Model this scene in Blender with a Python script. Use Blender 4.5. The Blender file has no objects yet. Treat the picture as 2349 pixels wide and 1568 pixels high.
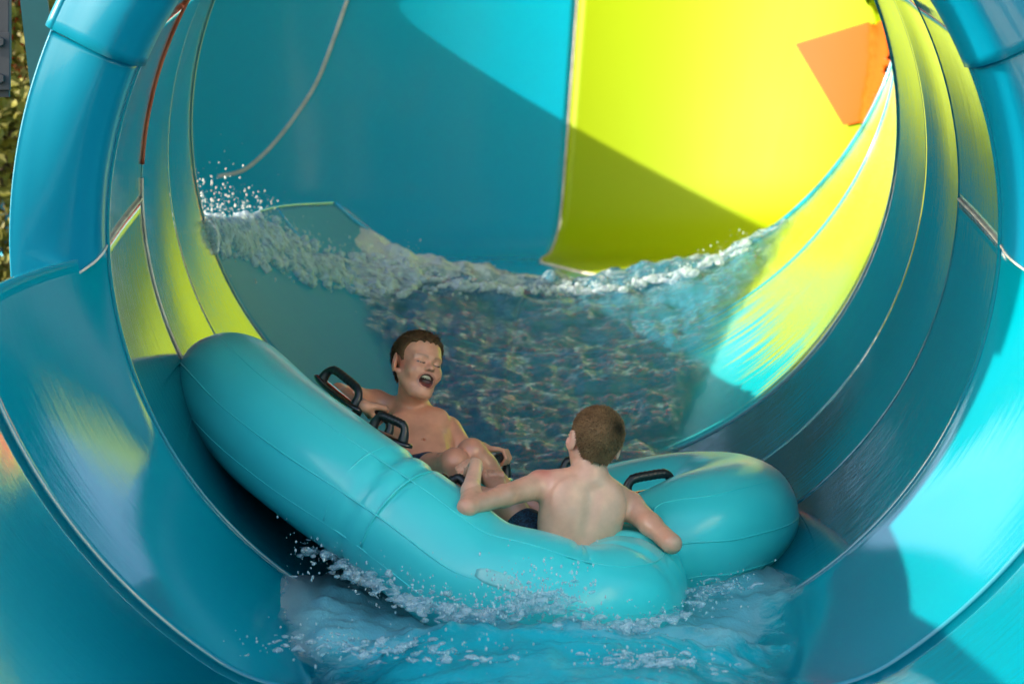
import bpy, bmesh, math, random
import numpy as np
from mathutils import Vector, Matrix, Quaternion, noise as mnoise
from mathutils.bvhtree import BVHTree

random.seed(7); np.random.seed(7)
SC = bpy.context.scene
COL = SC.collection
R = math.radians

# ------------------------------------------------------------------ camera, sky, sun, exposure
F = 6300.0
def P(u, v, d):
    """point at distance d (metres along the lens axis) under picture position u, v (2348 x 1568 grid)"""
    return Vector(((u - 1174.0) * d / F, d, (784.0 - v) * d / F))

cam = bpy.data.cameras.new('camera')
cam.sensor_width = 36.0
cam.lens = 36.0 * F / 2348.0
cam.clip_start = 0.1; cam.clip_end = 2000
cam.dof.use_dof = True
cam.dof.focus_distance = 9.6
cam.dof.aperture_fstop = 3.2
cam_o = bpy.data.objects.new('camera', cam); COL.objects.link(cam_o)
cam_o.rotation_euler = (R(90), 0, 0)
SC.camera = cam_o

SUN_EL = 18.0
SUN_AZ = 6.5         # horizontal travel direction of the light, degrees from +X towards +Y
ldir = Vector((math.cos(R(SUN_AZ)) * math.cos(R(SUN_EL)), math.sin(R(SUN_AZ)) * math.cos(R(SUN_EL)), -math.sin(R(SUN_EL))))
world = bpy.data.worlds.new('World'); SC.world = world; world.use_nodes = True
wn = world.node_tree.nodes; wl = world.node_tree.links
sky = wn.new('ShaderNodeTexSky'); sky.sky_type = 'NISHITA'; sky.sun_disc = False
sky.sun_elevation = R(SUN_EL)
sky.sun_rotation = math.atan2(-ldir.x, -ldir.y)
sky.air_density = 1.0; sky.dust_density = 2.0; sky.ozone_density = 0.8
bg = wn['Background']; bg.inputs['Strength'].default_value = 0.15
wl.new(sky.outputs[0], bg.inputs['Color'])
sun = bpy.data.lights.new('sun', 'SUN'); sun.energy = 3.5; sun.angle = R(0.5); sun.color = (1.0, 0.83, 0.62)
sun_o = bpy.data.objects.new('sun', sun); COL.objects.link(sun_o)
sun_o.rotation_euler = ldir.to_track_quat('-Z', 'Y').to_euler()
sun_o.location = (-8, 6, 8)
vs = SC.view_settings
SC.display_settings.display_device = 'sRGB'
vs.view_transform = 'Standard'; vs.look = 'None'; vs.exposure = 1.65; vs.gamma = 1.0; vs.use_curve_mapping = False
SC.render.engine = 'CYCLES'
SC.cycles.use_denoising = True
SC.cycles.max_bounces = 10; SC.cycles.diffuse_bounces = 4; SC.cycles.glossy_bounces = 5
SC.cycles.transparent_max_bounces = 32
SC.cycles.sample_clamp_indirect = 6.0
SC.cycles.caustics_reflective = False; SC.cycles.caustics_refractive = False

# ------------------------------------------------------------------ helpers
def tag(o, label=None, cat=None, group=None, kind=None):
    if label: o['label'] = label
    if cat: o['category'] = cat
    if group: o['group'] = group
    if kind: o['kind'] = kind
    return o

def empty(name, loc=(0, 0, 0)):
    o = bpy.data.objects.new(name, None); COL.objects.link(o)
    o.location = loc; o.empty_display_size = 0.2
    return o

def link(name, me, material=None, parent=None, smooth=True):
    if material is not None:
        me.materials.clear(); me.materials.append(material)
    if smooth:
        me.polygons.foreach_set('use_smooth', [True] * len(me.polygons))
    o = bpy.data.objects.new(name, me); COL.objects.link(o)
    if parent is not None:
        o.parent = parent
        o.matrix_parent_inverse = Matrix.Translation(parent.location).inverted()
    return o

def mesh(name, verts, faces, uvs=None):
    me = bpy.data.meshes.new(name)
    me.from_pydata([tuple(v) for v in verts], [], [tuple(f) for f in faces])
    if uvs is not None:
        l = me.uv_layers.new(name='UVMap')
        vi = np.empty(len(me.loops), dtype=np.int32); me.loops.foreach_get('vertex_index', vi)
        l.data.foreach_set('uv', np.asarray(uvs, dtype=np.float32)[vi].ravel())
    me.update()
    return me

def grid(pts, uv=None, closed_u=False, flip=False):
    """pts: array (nv, nu, 3) -> verts, faces, uvs"""
    pts = np.asarray(pts, dtype=float); nv, nu = pts.shape[:2]
    idx = np.arange(nv * nu).reshape(nv, nu)
    if closed_u:
        a = idx[:-1]; b = np.roll(idx, -1, axis=1)[:-1]; c = np.roll(idx, -1, axis=1)[1:]; d = idx[1:]
    else:
        a = idx[:-1, :-1]; b = idx[:-1, 1:]; c = idx[1:, 1:]; d = idx[1:, :-1]
    f = np.stack([a, b, c, d], -1).reshape(-1, 4)
    if flip: f = f[:, ::-1]
    return pts.reshape(-1, 3), f, (None if uv is None else np.asarray(uv).reshape(-1, 2))

def tube_pts(path, rad, nu=10, closed=False, squash=None):
    """sweep a circle along a path (parallel transport)"""
    path = [Vector(p) for p in path]; n = len(path)
    rad = [rad] * n if isinstance(rad, (int, float)) else list(rad)
    tans = []
    for i in range(n):
        a = path[(i - 1) % n] if (closed or i > 0) else path[i]
        b = path[(i + 1) % n] if (closed or i < n - 1) else path[i]
        tans.append((b - a).normalized())
    t0 = tans[0]; nrm = t0.orthogonal().normalized()
    out = []
    for i in range(n):
        if i > 0:
            q = tans[i - 1].rotation_difference(tans[i]); nrm = (q @ nrm).normalized()
        bi = tans[i].cross(nrm)
        out.append([path[i] + (nrm * math.cos(2 * math.pi * k / nu) + bi * math.sin(2 * math.pi * k / nu)) * rad[i] for k in range(nu)])
    return out

def tube_obj(name, path, rad, material, parent=None, nu=8, closed=False, caps=True):
    rows = tube_pts(path, rad, nu, closed)
    if closed: rows = rows + [rows[0]]
    pts = np.array([[tuple(p) for p in r] for r in rows])
    v, f, _ = grid(pts, closed_u=True)
    f = [tuple(q) for q in f]
    if caps and not closed:
        n = len(rows)
        f.append(tuple(range(nu))[::-1]); f.append(tuple((n - 1) * nu + k for k in range(nu)))
    me = mesh(name, v, f)
    return link(name, me, material, parent)

def box_mesh(name, sx, sy, sz, bev=0.0, loc=(0, 0, 0)):
    bm = bmesh.new(); bmesh.ops.create_cube(bm, size=1.0)
    for v in bm.verts: v.co = Vector((v.co.x * sx, v.co.y * sy, v.co.z * sz))
    if bev > 0:
        bmesh.ops.bevel(bm, geom=bm.edges[:], offset=bev, segments=2, affect='EDGES', profile=0.6)
    for v in bm.verts: v.co += Vector(loc)
    me = bpy.data.meshes.new(name); bm.to_mesh(me); bm.free()
    return me

def catmull(pts, n, closed=False):
    pts = [np.array(p, dtype=float) for p in pts]; m = len(pts); out = []
    segs = m if closed else m - 1
    for i in range(n):
        x = i / n * segs if closed else i / (n - 1) * segs
        k = min(int(x), segs - 1); t = x - k
        if closed:
            p0, p1, p2, p3 = pts[(k - 1) % m], pts[k % m], pts[(k + 1) % m], pts[(k + 2) % m]
        else:
            p1, p2 = pts[k], pts[k + 1]
            p0 = pts[k - 1] if k > 0 else 2 * p1 - p2
            p3 = pts[k + 2] if k + 2 < m else 2 * p2 - p1
        out.append(0.5 * ((2 * p1) + (-p0 + p2) * t + (2 * p0 - 5 * p1 + 4 * p2 - p3) * t * t + (-p0 + 3 * p1 - 3 * p2 + p3) * t ** 3))
    return np.array(out)

def sstep(a, b, x):
    t = np.clip((np.asarray(x, dtype=float) - a) / (b - a), 0, 1)
    return t * t * (3 - 2 * t)

# ------------------------------------------------------------------ materials
class NT:
    def __init__(s, name):
        s.m = bpy.data.materials.new(name); s.m.use_nodes = True
        s.n = s.m.node_tree.nodes; s.l = s.m.node_tree.links
        s.b = s.n['Principled BSDF']; s.out = s.n['Material Output']
    def new(s, t, **kw):
        x = s.n.new(t)
        for k, v in kw.items(): setattr(x, k, v)
        return x
    def noise(s, vec, scale, detail=4, rough=0.55, dist=0.0):
        x = s.new('ShaderNodeTexNoise'); x.inputs['Scale'].default_value = scale
        x.inputs['Detail'].default_value = detail; x.inputs['Roughness'].default_value = rough
        x.inputs['Distortion'].default_value = dist
        if vec is not None: s.l.new(vec, x.inputs['Vector'])
        return x.outputs['Fac']
    def coords(s, which='Object', scale=(1, 1, 1)):
        tc = s.new('ShaderNodeTexCoord'); mp = s.new('ShaderNodeMapping')
        mp.inputs['Scale'].default_value = scale
        s.l.new(tc.outputs[which], mp.inputs['Vector']); return mp.outputs['Vector']
    def ramp(s, fac, stops):
        x = s.new('ShaderNodeValToRGB'); e = x.color_ramp.elements
        while len(e) < len(stops): e.new(0.5)
        for i, (p, c) in enumerate(stops):
            e[i].position = p; e[i].color = c if len(c) == 4 else (*c, 1)
        s.l.new(fac, x.inputs['Fac']); return x.outputs['Color']
    def math(s, op, a, b=None, clamp=False):
        x = s.new('ShaderNodeMath', operation=op, use_clamp=clamp)
        for i, q in enumerate((a, b)):
            if q is None: continue
            if isinstance(q, (int, float)): x.inputs[i].default_value = q
            else: s.l.new(q, x.inputs[i])
        return x.outputs[0]
    def mix(s, fac, a, b):
        x = s.new('ShaderNodeMix', data_type='RGBA')
        for i, q in ((0, fac), (6, a), (7, b)):
            if isinstance(q, (int, float)): x.inputs[i].default_value = q
            elif isinstance(q, tuple): x.inputs[i].default_value = q if len(q) == 4 else (*q, 1)
            else: s.l.new(q, x.inputs[i])
        return x.outputs[2]
    def bump(s, height, strength=0.1, dist=0.01):
        x = s.new('ShaderNodeBump'); x.inputs['Strength'].default_value = strength; x.inputs['Distance'].default_value = dist
        s.l.new(height, x.inputs['Height']); s.l.new(x.outputs['Normal'], s.b.inputs['Normal']); return x.outputs['Normal']
    def set(s, **kw):
        for k, v in kw.items():
            i = s.b.inputs[k.replace('_', ' ')]
            if isinstance(v, (int, float, tuple)): i.default_value = (*v, 1) if isinstance(v, tuple) and len(v) == 3 and i.type == 'RGBA' else v
            else: s.l.new(v, i)
        return s

def fibreglass(name, col, col2=None, rough=0.09, streak=0.5, uvs=(1, 1, 1), coat=1.0, crough=0.025):
    """wet polished gel coat; streaks of running water bend its reflections"""
    t = NT(name)
    uv = t.coords('UV', (1.2 * uvs[0], 34 * uvs[1], 1))
    uv2 = t.coords('UV', (4 * uvs[0], 120 * uvs[1], 1))
    ob = t.coords('Object', (1, 1, 1))
    n1 = t.noise(uv, 1.0, 5, 0.6); n2 = t.noise(uv2, 1.0, 3, 0.6); n3 = t.noise(ob, 0.7, 3); n4 = t.noise(ob, 60, 2)
    c2 = col2 or tuple(c * 0.86 for c in col)
    base = t.mix(t.math('MULTIPLY', n3, 1.0), c2, col)
    spk = t.ramp(n4, [(0.70, (0, 0, 0)), (0.78, (1, 1, 1))])
    base = t.mix(t.math('MULTIPLY', spk, 0.10), base, tuple(min(1, c * 1.5 + 0.05) for c in col))
    t.set(Base_Color=base, Roughness=rough, IOR=1.5, Coat_Weight=coat, Coat_Roughness=crough)
    rr = t.math('ADD', t.math('MULTIPLY', n1, 0.10), rough - 0.04)
    t.set(Roughness=rr)
    if coat == 0.30: t.set(Specular_IOR_Level=0.2)
    if coat == 0: t.set(Specular_IOR_Level=0.12, Roughness=t.math('ADD', t.math('MULTIPLY', n1, 0.1), 0.42))
    h = t.math('ADD', t.math('MULTIPLY', n1, 0.7), t.math('MULTIPLY', n2, 0.3))
    bn = t.bump(h, 0.12 * streak, 0.012)
    t.l.new(bn, t.b.inputs['Coat Normal'])
    return t.m

CYAN = (0.000, 0.40, 0.52)
M = {}
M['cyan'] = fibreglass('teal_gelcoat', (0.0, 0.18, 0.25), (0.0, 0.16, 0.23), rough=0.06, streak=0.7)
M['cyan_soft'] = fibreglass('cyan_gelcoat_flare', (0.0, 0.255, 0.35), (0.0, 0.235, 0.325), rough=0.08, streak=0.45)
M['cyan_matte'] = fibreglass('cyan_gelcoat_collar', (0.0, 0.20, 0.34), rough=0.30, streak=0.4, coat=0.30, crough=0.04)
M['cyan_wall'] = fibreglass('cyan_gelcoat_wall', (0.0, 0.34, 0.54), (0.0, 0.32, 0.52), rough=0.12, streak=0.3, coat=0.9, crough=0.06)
M['yellow'] = fibreglass('yellow_gelcoat', (0.25, 0.375, 0.0), (0.24, 0.365, 0.0), rough=0.30, streak=0.35, coat=0.0)
M['orange'] = fibreglass('orange_gelcoat', (0.55, 0.085, 0.002), rough=0.30, streak=0.3, coat=0.0)
M['maroon'] = fibreglass('maroon_gelcoat', (0.30, 0.025, 0.012), rough=0.14, streak=0.3)
M['red'] = fibreglass('red_gelcoat', (0.62, 0.06, 0.02), rough=0.2, streak=0.3)
M['orange_gloss'] = fibreglass('orange_gloss_gelcoat', (0.80, 0.16, 0.03), rough=0.2, streak=0.3)
M['pale'] = fibreglass('pale_aqua_gelcoat', (0.36, 0.62, 0.74), rough=0.3, streak=0.2, coat=0.0)

t = NT('sealant'); t.set(Base_Color=t.ramp(t.noise(t.coords('Object'), 14, 4), [(0.3, (0.42, 0.40, 0.34)), (0.7, (0.72, 0.70, 0.62))]), Roughness=0.5); M['sealant'] = t.m
t = NT('red_sealant'); t.set(Base_Color=t.ramp(t.noise(t.coords('Object'), 9, 4), [(0.35, (0.30, 0.05, 0.015)), (0.7, (0.45, 0.12, 0.05))]), Roughness=0.45); M['red_sealant'] = t.m
t = NT('teal_steel'); t.set(Base_Color=t.mix(t.noise(t.coords('Object'), 5, 4), (0.0, 0.06, 0.075), (0.004, 0.12, 0.14)), Roughness=0.45); M['teal_steel'] = t.m
t = NT('dark_steel'); t.set(Base_Color=t.mix(t.noise(t.coords('Object'), 20, 5), (0.035, 0.04, 0.05), (0.07, 0.075, 0.085)), Roughness=0.5, Metallic=0.4); M['dark_steel'] = t.m
t = NT('bolt_steel'); t.set(Base_Color=(0.20, 0.17, 0.13), Roughness=0.5, Metallic=0.6); M['bolt'] = t.m
t = NT('ground'); t.set(Base_Color=t.ramp(t.noise(t.coords('Object'), 1.5, 6), [(0.35, (0.03, 0.045, 0.015)), (0.65, (0.09, 0.10, 0.04))]), Roughness=0.9); M['ground'] = t.m
t = NT('concrete'); t.set(Base_Color=t.ramp(t.noise(t.coords('Object'), 3, 6), [(0.35, (0.30, 0.28, 0.25)), (0.65, (0.42, 0.40, 0.36))]), Roughness=0.85); M['concrete'] = t.m
t = NT('bark'); t.set(Base_Color=(0.10, 0.075, 0.05), Roughness=0.9); M['bark'] = t.m

# ------------------------------------------------------------------ the ground and the splash pool in front of the slide
gv, gf, _ = grid(np.array([[(x, y, -4.2) for x in np.linspace(-400, 400, 9)] for y in np.linspace(-300, 500, 9)]))
tag(link('ground', mesh('ground', gv, gf), M['ground']), kind='structure')
pv, pf, _ = grid(np.array([[(x, y, -4.19) for x in np.linspace(-5, 5, 3)] for y in np.linspace(-6, 24, 3)]))
tag(link('pavement', mesh('pavement', pv, pf), M['concrete']), kind='structure')

# ------------------------------------------------------------------ the slide
slide = empty('water_slide', (0.137, 9.0, -4.2))
tag(slide, 'wide cyan fibreglass water slide with flared mouth, short tube and yellow bowl behind', 'water slide')

def ring(st, th):
    cx, cy, cz, r, ti = st
    z = cz + r * math.sin(th) * math.cos(R(ti))
    if cy < 8.999 and z < -0.6:                      # the runout has a level floor
        k_ = 0.10; h_ = max(0.0, min(1.0, 0.5 + 0.5 * (z + 1.085) / k_)); z = z * h_ - 1.085 * (1 - h_) + k_ * h_ * (1 - h_)
    return (cx + r * math.cos(th), cy - r * math.sin(th) * math.sin(R(ti)), z)

def loft(name, stations, th0, th1, material, nth=64, ns=None, smooth_st=True, thick=0.03, parent=slide, v0=0.0):
    """th0/th1: degrees or functions of s in 0..1; seen from inside"""
    st = catmull(stations, ns, False) if (ns and smooth_st) else np.array(stations, float)
    rows, uv = [], []; L = v0
    for i, s in enumerate(st):
        f = i / (len(st) - 1)
        a = th0(f) if callable(th0) else th0; b = th1(f) if callable(th1) else th1
        if i: L += float(np.linalg.norm(np.array(s[:3]) - np.array(st[i - 1][:3])) + abs(s[3] - st[i - 1][3]))
        row = []; u = []
        for k in range(nth + 1):
            th = R(a + (b - a) * k / nth)
            row.append(ring(s, th)); u.append((th * 1.5, L))
        rows.append(row); uv.append(u)
    v, fa, u = grid(rows, uv, flip=False)
    me = mesh(name, v, fa, u)
    # make normals point to the axis
    c = np.array(st[len(st) // 2][:3]); p = me.polygons[len(me.polygons) // 2]
    if Vector(p.normal).dot(Vector(c) - p.center) < 0: me.flip_normals()
    o = link(name, me, material, parent)
    if thick:
        md = o.modifiers.new('shell', 'SOLIDIFY'); md.thickness = thick; md.offset = -1.0
    return o

CX = 0.137
# stations: centre x, y, z, radius, tilt of the ring plane
ST_TROUGH = [(CX, 3.4, 0.42, 1.89, 2), (CX, 5.0, 0.44, 1.89, 3), (CX, 6.4, 0.46, 1.88, 5), (CX, 7.5, 0.49, 1.87, 7), (CX, 8.25, 0.512, 1.845, 9)]
ST_FLARE = [(CX, 8.25, 0.512, 1.845, 9), (CX, 8.45, 0.49, 1.755, 10), (CX, 8.65, 0.45, 1.66, 12), (CX, 8.82, 0.40, 1.57, 14), (CX, 8.94, 0.35, 1.495, 15.5), (CX, 9.0, 0.32, 1.462, 16)]
def tube_st(y): 
    f = (y - 9.0) / 2.4
    return (CX - 0.003 * f, y, 0.32 + 0.546 * f, 1.46 + 0.007 * f, 16 - 4 * f)
JY = [9.0, 9.84, 10.62, 11.4]
SPL = 0.12
SA, SO = 0.0, -13.0      # half split: degrees above the axis in the tube, below it at the outer rim
sl_up = lambda a, b: (lambda f: a + (b - a) * f)
# runout trough towards the camera, lower half only, with a rolled top edge
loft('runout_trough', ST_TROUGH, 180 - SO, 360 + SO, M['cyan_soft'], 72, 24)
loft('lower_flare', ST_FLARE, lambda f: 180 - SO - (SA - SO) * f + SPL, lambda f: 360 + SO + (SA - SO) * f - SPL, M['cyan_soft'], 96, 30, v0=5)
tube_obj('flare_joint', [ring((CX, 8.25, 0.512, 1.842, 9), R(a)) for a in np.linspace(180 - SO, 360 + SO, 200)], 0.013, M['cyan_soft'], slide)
# upper flare: rounded lip, then a flat collar
ST_UP = [(CX, 9.0, 0.32, 1.462, 16), (CX, 8.955, 0.31, 1.470, 16), (CX, 8.915, 0.30, 1.490, 16), (CX, 8.89, 0.295, 1.52, 16), (CX, 8.88, 0.293, 1.555, 16)]
ST_K = ST_UP[:-1] + [(CX, 8.878, 0.292, 1.555, 16), (CX, 8.868, 0.288, 1.62, 14), (CX, 8.862, 0.285, 1.69, 11), (CX, 8.862, 0.284, 1.745, 9), (CX, 8.872, 0.288, 1.760, 9), (CX, 8.95, 0.31, 1.765, 9)]
for a0, a1, dy in ((None, 23.8, 0), (24.0, 90, -0.008), (90.2, 155.8, -0.008), (156.0, None, 0)):
    ST_D = [ST_K[0]] + [(q_[0], q_[1] + dy * min(1, k / 3), q_[2], q_[3], q_[4]) for k, q_ in enumerate(ST_K[1:], 1)]
    loft('upper_flare', ST_D, (lambda f: SA - 7.0 * f + SPL) if a0 is None else a0, (lambda f: 180 - SA + 7.0 * f - SPL) if a1 is None else a1, M['cyan_matte'], 48, 40, thick=0.02, v0=5)
# the closed tube: three courses, each a lower shell, side shells and painted ceiling panels
CEIL = [(M['cyan'], M['cyan']), (M['cyan'], M['orange']), (M['cyan'], M['cyan'])]
for i in range(3):
    y0, y1 = JY[i], JY[i + 1]
    st = [tube_st(y0)] + [tuple(np.array(tube_st(y0 + (y1 - y0) * f)) + np.array((0, 0, 0, (0.004, 0.007, 0.003)[i] * math.sin(math.pi * f), 0))) for f in (0.08, 0.3, 0.5, 0.7, 0.92)] + [tube_st(y1)]
    st = [tuple(q_) for q_ in catmull(st, 15)]
    if i == 0:
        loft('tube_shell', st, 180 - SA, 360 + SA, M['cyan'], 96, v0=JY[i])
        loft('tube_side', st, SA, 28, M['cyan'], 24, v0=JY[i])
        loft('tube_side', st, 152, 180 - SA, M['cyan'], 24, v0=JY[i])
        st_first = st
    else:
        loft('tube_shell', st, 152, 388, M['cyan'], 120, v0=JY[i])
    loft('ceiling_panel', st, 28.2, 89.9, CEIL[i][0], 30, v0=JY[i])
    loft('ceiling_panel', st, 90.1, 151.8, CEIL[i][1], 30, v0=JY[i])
def ring_path(st, a0, a1, n, dr=0.0):
    st = (st[0], st[1], st[2], st[3] + dr, st[4])
    return [ring(st, R(a)) for a in np.linspace(a0, a1, n)]
tube_obj('lip_bead', ring_path((CX, 9.0, 0.32, 1.462, 16), 0, 360, 160)[:-1], 0.009, M['cyan'], slide, closed=True)
for y in (JY[1],):
    tube_obj('ring_seam', ring_path(tube_st(y), 0, 360, 160)[:-1], 0.0025, M['cyan'], slide, closed=True)
tube_obj('ring_seam', ring_path(tube_st(JY[1]), 140, 175, 40, -0.003), 0.006, M['red_sealant'], slide)
tube_obj('ring_seam', ring_path(tube_st(JY[1]), 177, 230, 40, -0.003), 0.005, M['sealant'], slide)
# the rolled inner end of the tube
stB = tube_st(11.4)
tube_obj('tube_end_bead', ring_path(stB, 0, 360, 160)[:-1], 0.007, M['cyan'], slide, nu=10, closed=True)
# lengthwise seams between lower and upper halves
for sg_ in (0, 1):
    A_ = lambda a: (180 - a) if sg_ else a
    tube_obj('half_seam', [ring(q_, R(A_(SA))) for q_ in st_first], 0.005, M['sealant'], slide)
    path = [ring(q_, R(A_(SA - 3.0 * k / 7))) for k, q_ in enumerate(catmull(ST_UP, 8))] + [ring((CX, 8.855, 0.285, 1.56 + 0.17 * k / 4, 16), R(A_(SA - 3 - 4 * k / 4))) for k in range(5)]
    tube_obj('half_seam', path, 0.0045, M['sealant'], slide)
    tube_obj('collar_seam', [ring((CX, 8.85, 0.28, r_, 16), R(A_(-7.2))) for r_ in (1.70, 1.83, 1.95)], 0.006, M['sealant'], slide)

# open flume between the bowl and the tube
ST_C = [(0.134, 11.42, 0.872, 1.469, 12), (0.17, 12.3, 1.20, 1.55, 11), (0.23, 13.4, 1.62, 1.67, 10.5), (0.31, 14.5, 2.02, 1.80, 10)]
thL = lambda f: -180 + 14 + 32 * f       # left rim gets lower towards the bowl
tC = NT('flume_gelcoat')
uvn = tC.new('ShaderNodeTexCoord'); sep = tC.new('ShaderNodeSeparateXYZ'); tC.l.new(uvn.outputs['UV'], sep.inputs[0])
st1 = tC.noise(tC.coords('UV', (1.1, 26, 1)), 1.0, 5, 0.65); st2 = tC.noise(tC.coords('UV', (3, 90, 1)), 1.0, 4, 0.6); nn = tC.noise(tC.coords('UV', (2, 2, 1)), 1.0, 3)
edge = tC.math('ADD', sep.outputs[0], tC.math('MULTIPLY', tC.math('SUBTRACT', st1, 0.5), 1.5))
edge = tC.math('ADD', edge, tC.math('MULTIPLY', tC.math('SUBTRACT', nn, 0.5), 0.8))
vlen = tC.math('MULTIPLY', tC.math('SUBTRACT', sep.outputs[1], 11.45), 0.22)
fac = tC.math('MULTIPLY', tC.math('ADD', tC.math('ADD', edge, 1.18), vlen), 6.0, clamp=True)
colC = tC.mix(fac, (0.0, 0.40, 0.48), (0.30, 0.43, 0.0))  # yellow zone painted in, its streaked edge standing in for a wet reflection
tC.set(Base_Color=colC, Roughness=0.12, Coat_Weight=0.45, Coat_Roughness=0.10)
bn = tC.bump(tC.math('ADD', st1, tC.math('MULTIPLY', st2, 0.4)), 0.16, 0.012)
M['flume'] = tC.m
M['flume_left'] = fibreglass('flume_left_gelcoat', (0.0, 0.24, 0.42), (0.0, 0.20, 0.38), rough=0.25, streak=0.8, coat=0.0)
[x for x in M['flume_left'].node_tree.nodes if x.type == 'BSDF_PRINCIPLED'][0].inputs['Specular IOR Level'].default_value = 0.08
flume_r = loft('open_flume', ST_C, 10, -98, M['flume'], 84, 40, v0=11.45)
flume_l = loft('open_flume', ST_C, -98, thL, M['flume_left'], 44, 40, v0=11.45)
for f, w, m_ in ((0.62, 0.008, 'cyan_wall'), (0.99, 0.018, 'cyan_wall')):
    st = catmull(ST_C, 101)[int(f * 100)]
    tube_obj('flume_ring', [ring(st, R(a)) for a in np.linspace(10, thL(f), 80)], w, M[m_], slide)
tube_obj('flume_rim', [ring(s, R(thL(i / 39))) for i, s in enumerate(catmull(ST_C, 40))], 0.007, M['cyan_wall'], slide)
tube_obj('flume_rim', [ring(s, R(10)) for i, s in enumerate(catmull(ST_C, 40))], 0.007, M['cyan_wall'], slide)

# the bowl: lofted from the flume mouth over a floor to a steep wall
BX, BY = -0.6, 16.3
NT_, TH0, TH1 = 170, -20.0, 164.0
def bowl_curve(rad, z, t):
    th = R(TH0 + (TH1 - TH0) * t)
    up = 1.35 * float(1 - sstep(0.0, 0.30, t))
    z2 = z + up * max(0.0, 1 - max(0, z - 0.6) / 1.9)
    return np.array((BX + rad * math.cos(th), BY + rad * math.sin(th), z2))
def bowl_profile(t, ztop):
    c = np.array(ring(ST_C[-1], R(10 + (thL(1.0) - 10) * t)))
    b = bowl_curve(2.75, 0.56, t)
    pts = [c]
    for f in (0.12, 0.3, 0.5, 0.7, 0.86):
        p = c * (1 - f) + b * f; p[2] -= 0.10 * math.sin(math.pi * f); pts.append(p)
    pts.append(b)
    for r_, z in ((3.0, 0.63), (3.18, 0.78), (3.29, 1.0)):
        pts.append(bowl_curve(r_, z, t))
    for f in (0.2, 0.45, 0.72, 1.0):
        z = 1.0 + (ztop - 1.0) * f; pts.append(bowl_curve(np.interp(z, [1.0, 1.3, 1.75, 2.2, 3.0], [3.29, 3.38, 3.50, 3.62, 3.83]), z, t))
    return pts
RIMZ = 2.60
def rim(t):
    th = TH0 + (TH1 - TH0) * t
    return RIMZ
def bowl_panel(name, t0, t1, material, n):
    rows, uv = [], []
    for i in range(n + 1):
        t = t0 + (t1 - t0) * i / n
        pr = catmull(bowl_profile(t, rim(t)), 64)
        rows.append(pr); uv.append([(k / 63 * 5.0, t * 9) for k in range(64)])
    v, f, u = grid(rows, uv)
    me = mesh(name, v, f, u)
    p = me.polygons[len(me.polygons) // 2]
    if p.normal.dot(Vector((BX, BY, 1.5)) - p.center) < 0: me.flip_normals()
    o = link(name, me, material, slide)
    md = o.modifiers.new('shell', 'SOLIDIFY'); md.thickness = 0.03; md.offset = -1.0
    return o
TS = 0.506
bowl_y = bowl_panel('bowl_panel', 0.0, TS - 0.001, M['yellow'], 90)
bowl_c = bowl_panel('bowl_panel', TS + 0.001, 0.757, M['cyan_wall'], 60)
for ta, tb, mm in ((0.758, 0.83, 'orange_gloss'), (0.831, 0.90, 'maroon'), (0.901, 1.0, 'cyan_wall')):  # hidden orange and maroon panels, coloured to reflect in the tube's right wall
    bowl_panel('bowl_panel', ta, tb, M[mm], 20)
tube_obj('bowl_seam', [tuple(p) for p in catmull(bowl_profile(TS, RIMZ), 60)], 0.006, M['sealant'], slide)
tube_obj('bowl_rim', [tuple(bowl_profile(t, rim(t))[-1]) for t in np.linspace(0, 1, 120)], 0.035, M['cyan_wall'], slide)
# unseen panels added above the bowl wall, coloured for their reflections in the water
for t0, t1, z0, z1, m_ in ((-0.0, 0.30, 2.68, 5.2, 'cyan_wall'), (0.30, 0.58, 2.68, 3.25, 'pale'), (0.30, 0.58, 3.26, 5.2, 'red')):
    rows = [[bowl_curve(3.62 + (z - 2.2) * 0.26, z, t_) for z in np.linspace(z0, z1, 12)] for t_ in np.linspace(t0 + 0.001, t1 - 0.001, 30)]
    uv = [[(z, t_ * 9) for z in np.linspace(z0, z1, 12)] for t_ in np.linspace(t0, t1, 30)]
    v, f, u = grid(rows, uv); me = mesh('added_rear_panel', v, f, u)
    p = me.polygons[len(me.polygons) // 2]
    if p.normal.dot(Vector((BX, BY, 3)) - p.center) < 0: me.flip_normals()
    o = link('added_rear_panel', me, M[m_], slide); md = o.modifiers.new('shell', 'SOLIDIFY'); md.thickness = 0.03; md.offset = -1.0
# unseen maroon roof added to darken the bowl and tint reflections
roof = empty('added_shade_roof', (0.3, 17.0, -4.2)); tag(roof, 'maroon roof on steel posts, added to shade the slide bowl', 'roof')
for k in range(6):
    me = box_mesh('added_roof_panel', 9.6, 1.62, 0.06, 0.01, (0.2, 13.0 + k * 1.64, 5.3 + 0.02 * (k % 2)))
    link('added_roof_panel', me, M['maroon'], roof, smooth=False)
for x_, y_ in ((4.9, 16.9), (4.9, 21.5), (4.9, 12.3)):
    link('post', box_mesh('post', 0.16, 0.16, 9.5, 0.01, (x_, y_, 0.52)), M['teal_steel'], roof, smooth=False)

def bvh_of(objs):
    vs_, fs_ = [], []
    for o in objs:
        n = len(vs_); vs_ += [v.co.copy() for v in o.data.vertices]; fs_ += [[n + i for i in p.vertices] for p in o.data.polygons]
    return BVHTree.FromPolygons(vs_, fs_)
bvh = bvh_of([bowl_y, bowl_c])
def on_bowl(u, v, lift=0.0):
    d = P(u, v, 1.0).normalized(); h = bvh.ray_cast(Vector((0, 0, 0)), d)
    if h[0] is None: return P(u, v, 19.0)
    n = h[1] if h[1].dot(d) < 0 else -h[1]
    return h[0] + n * lift
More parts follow.
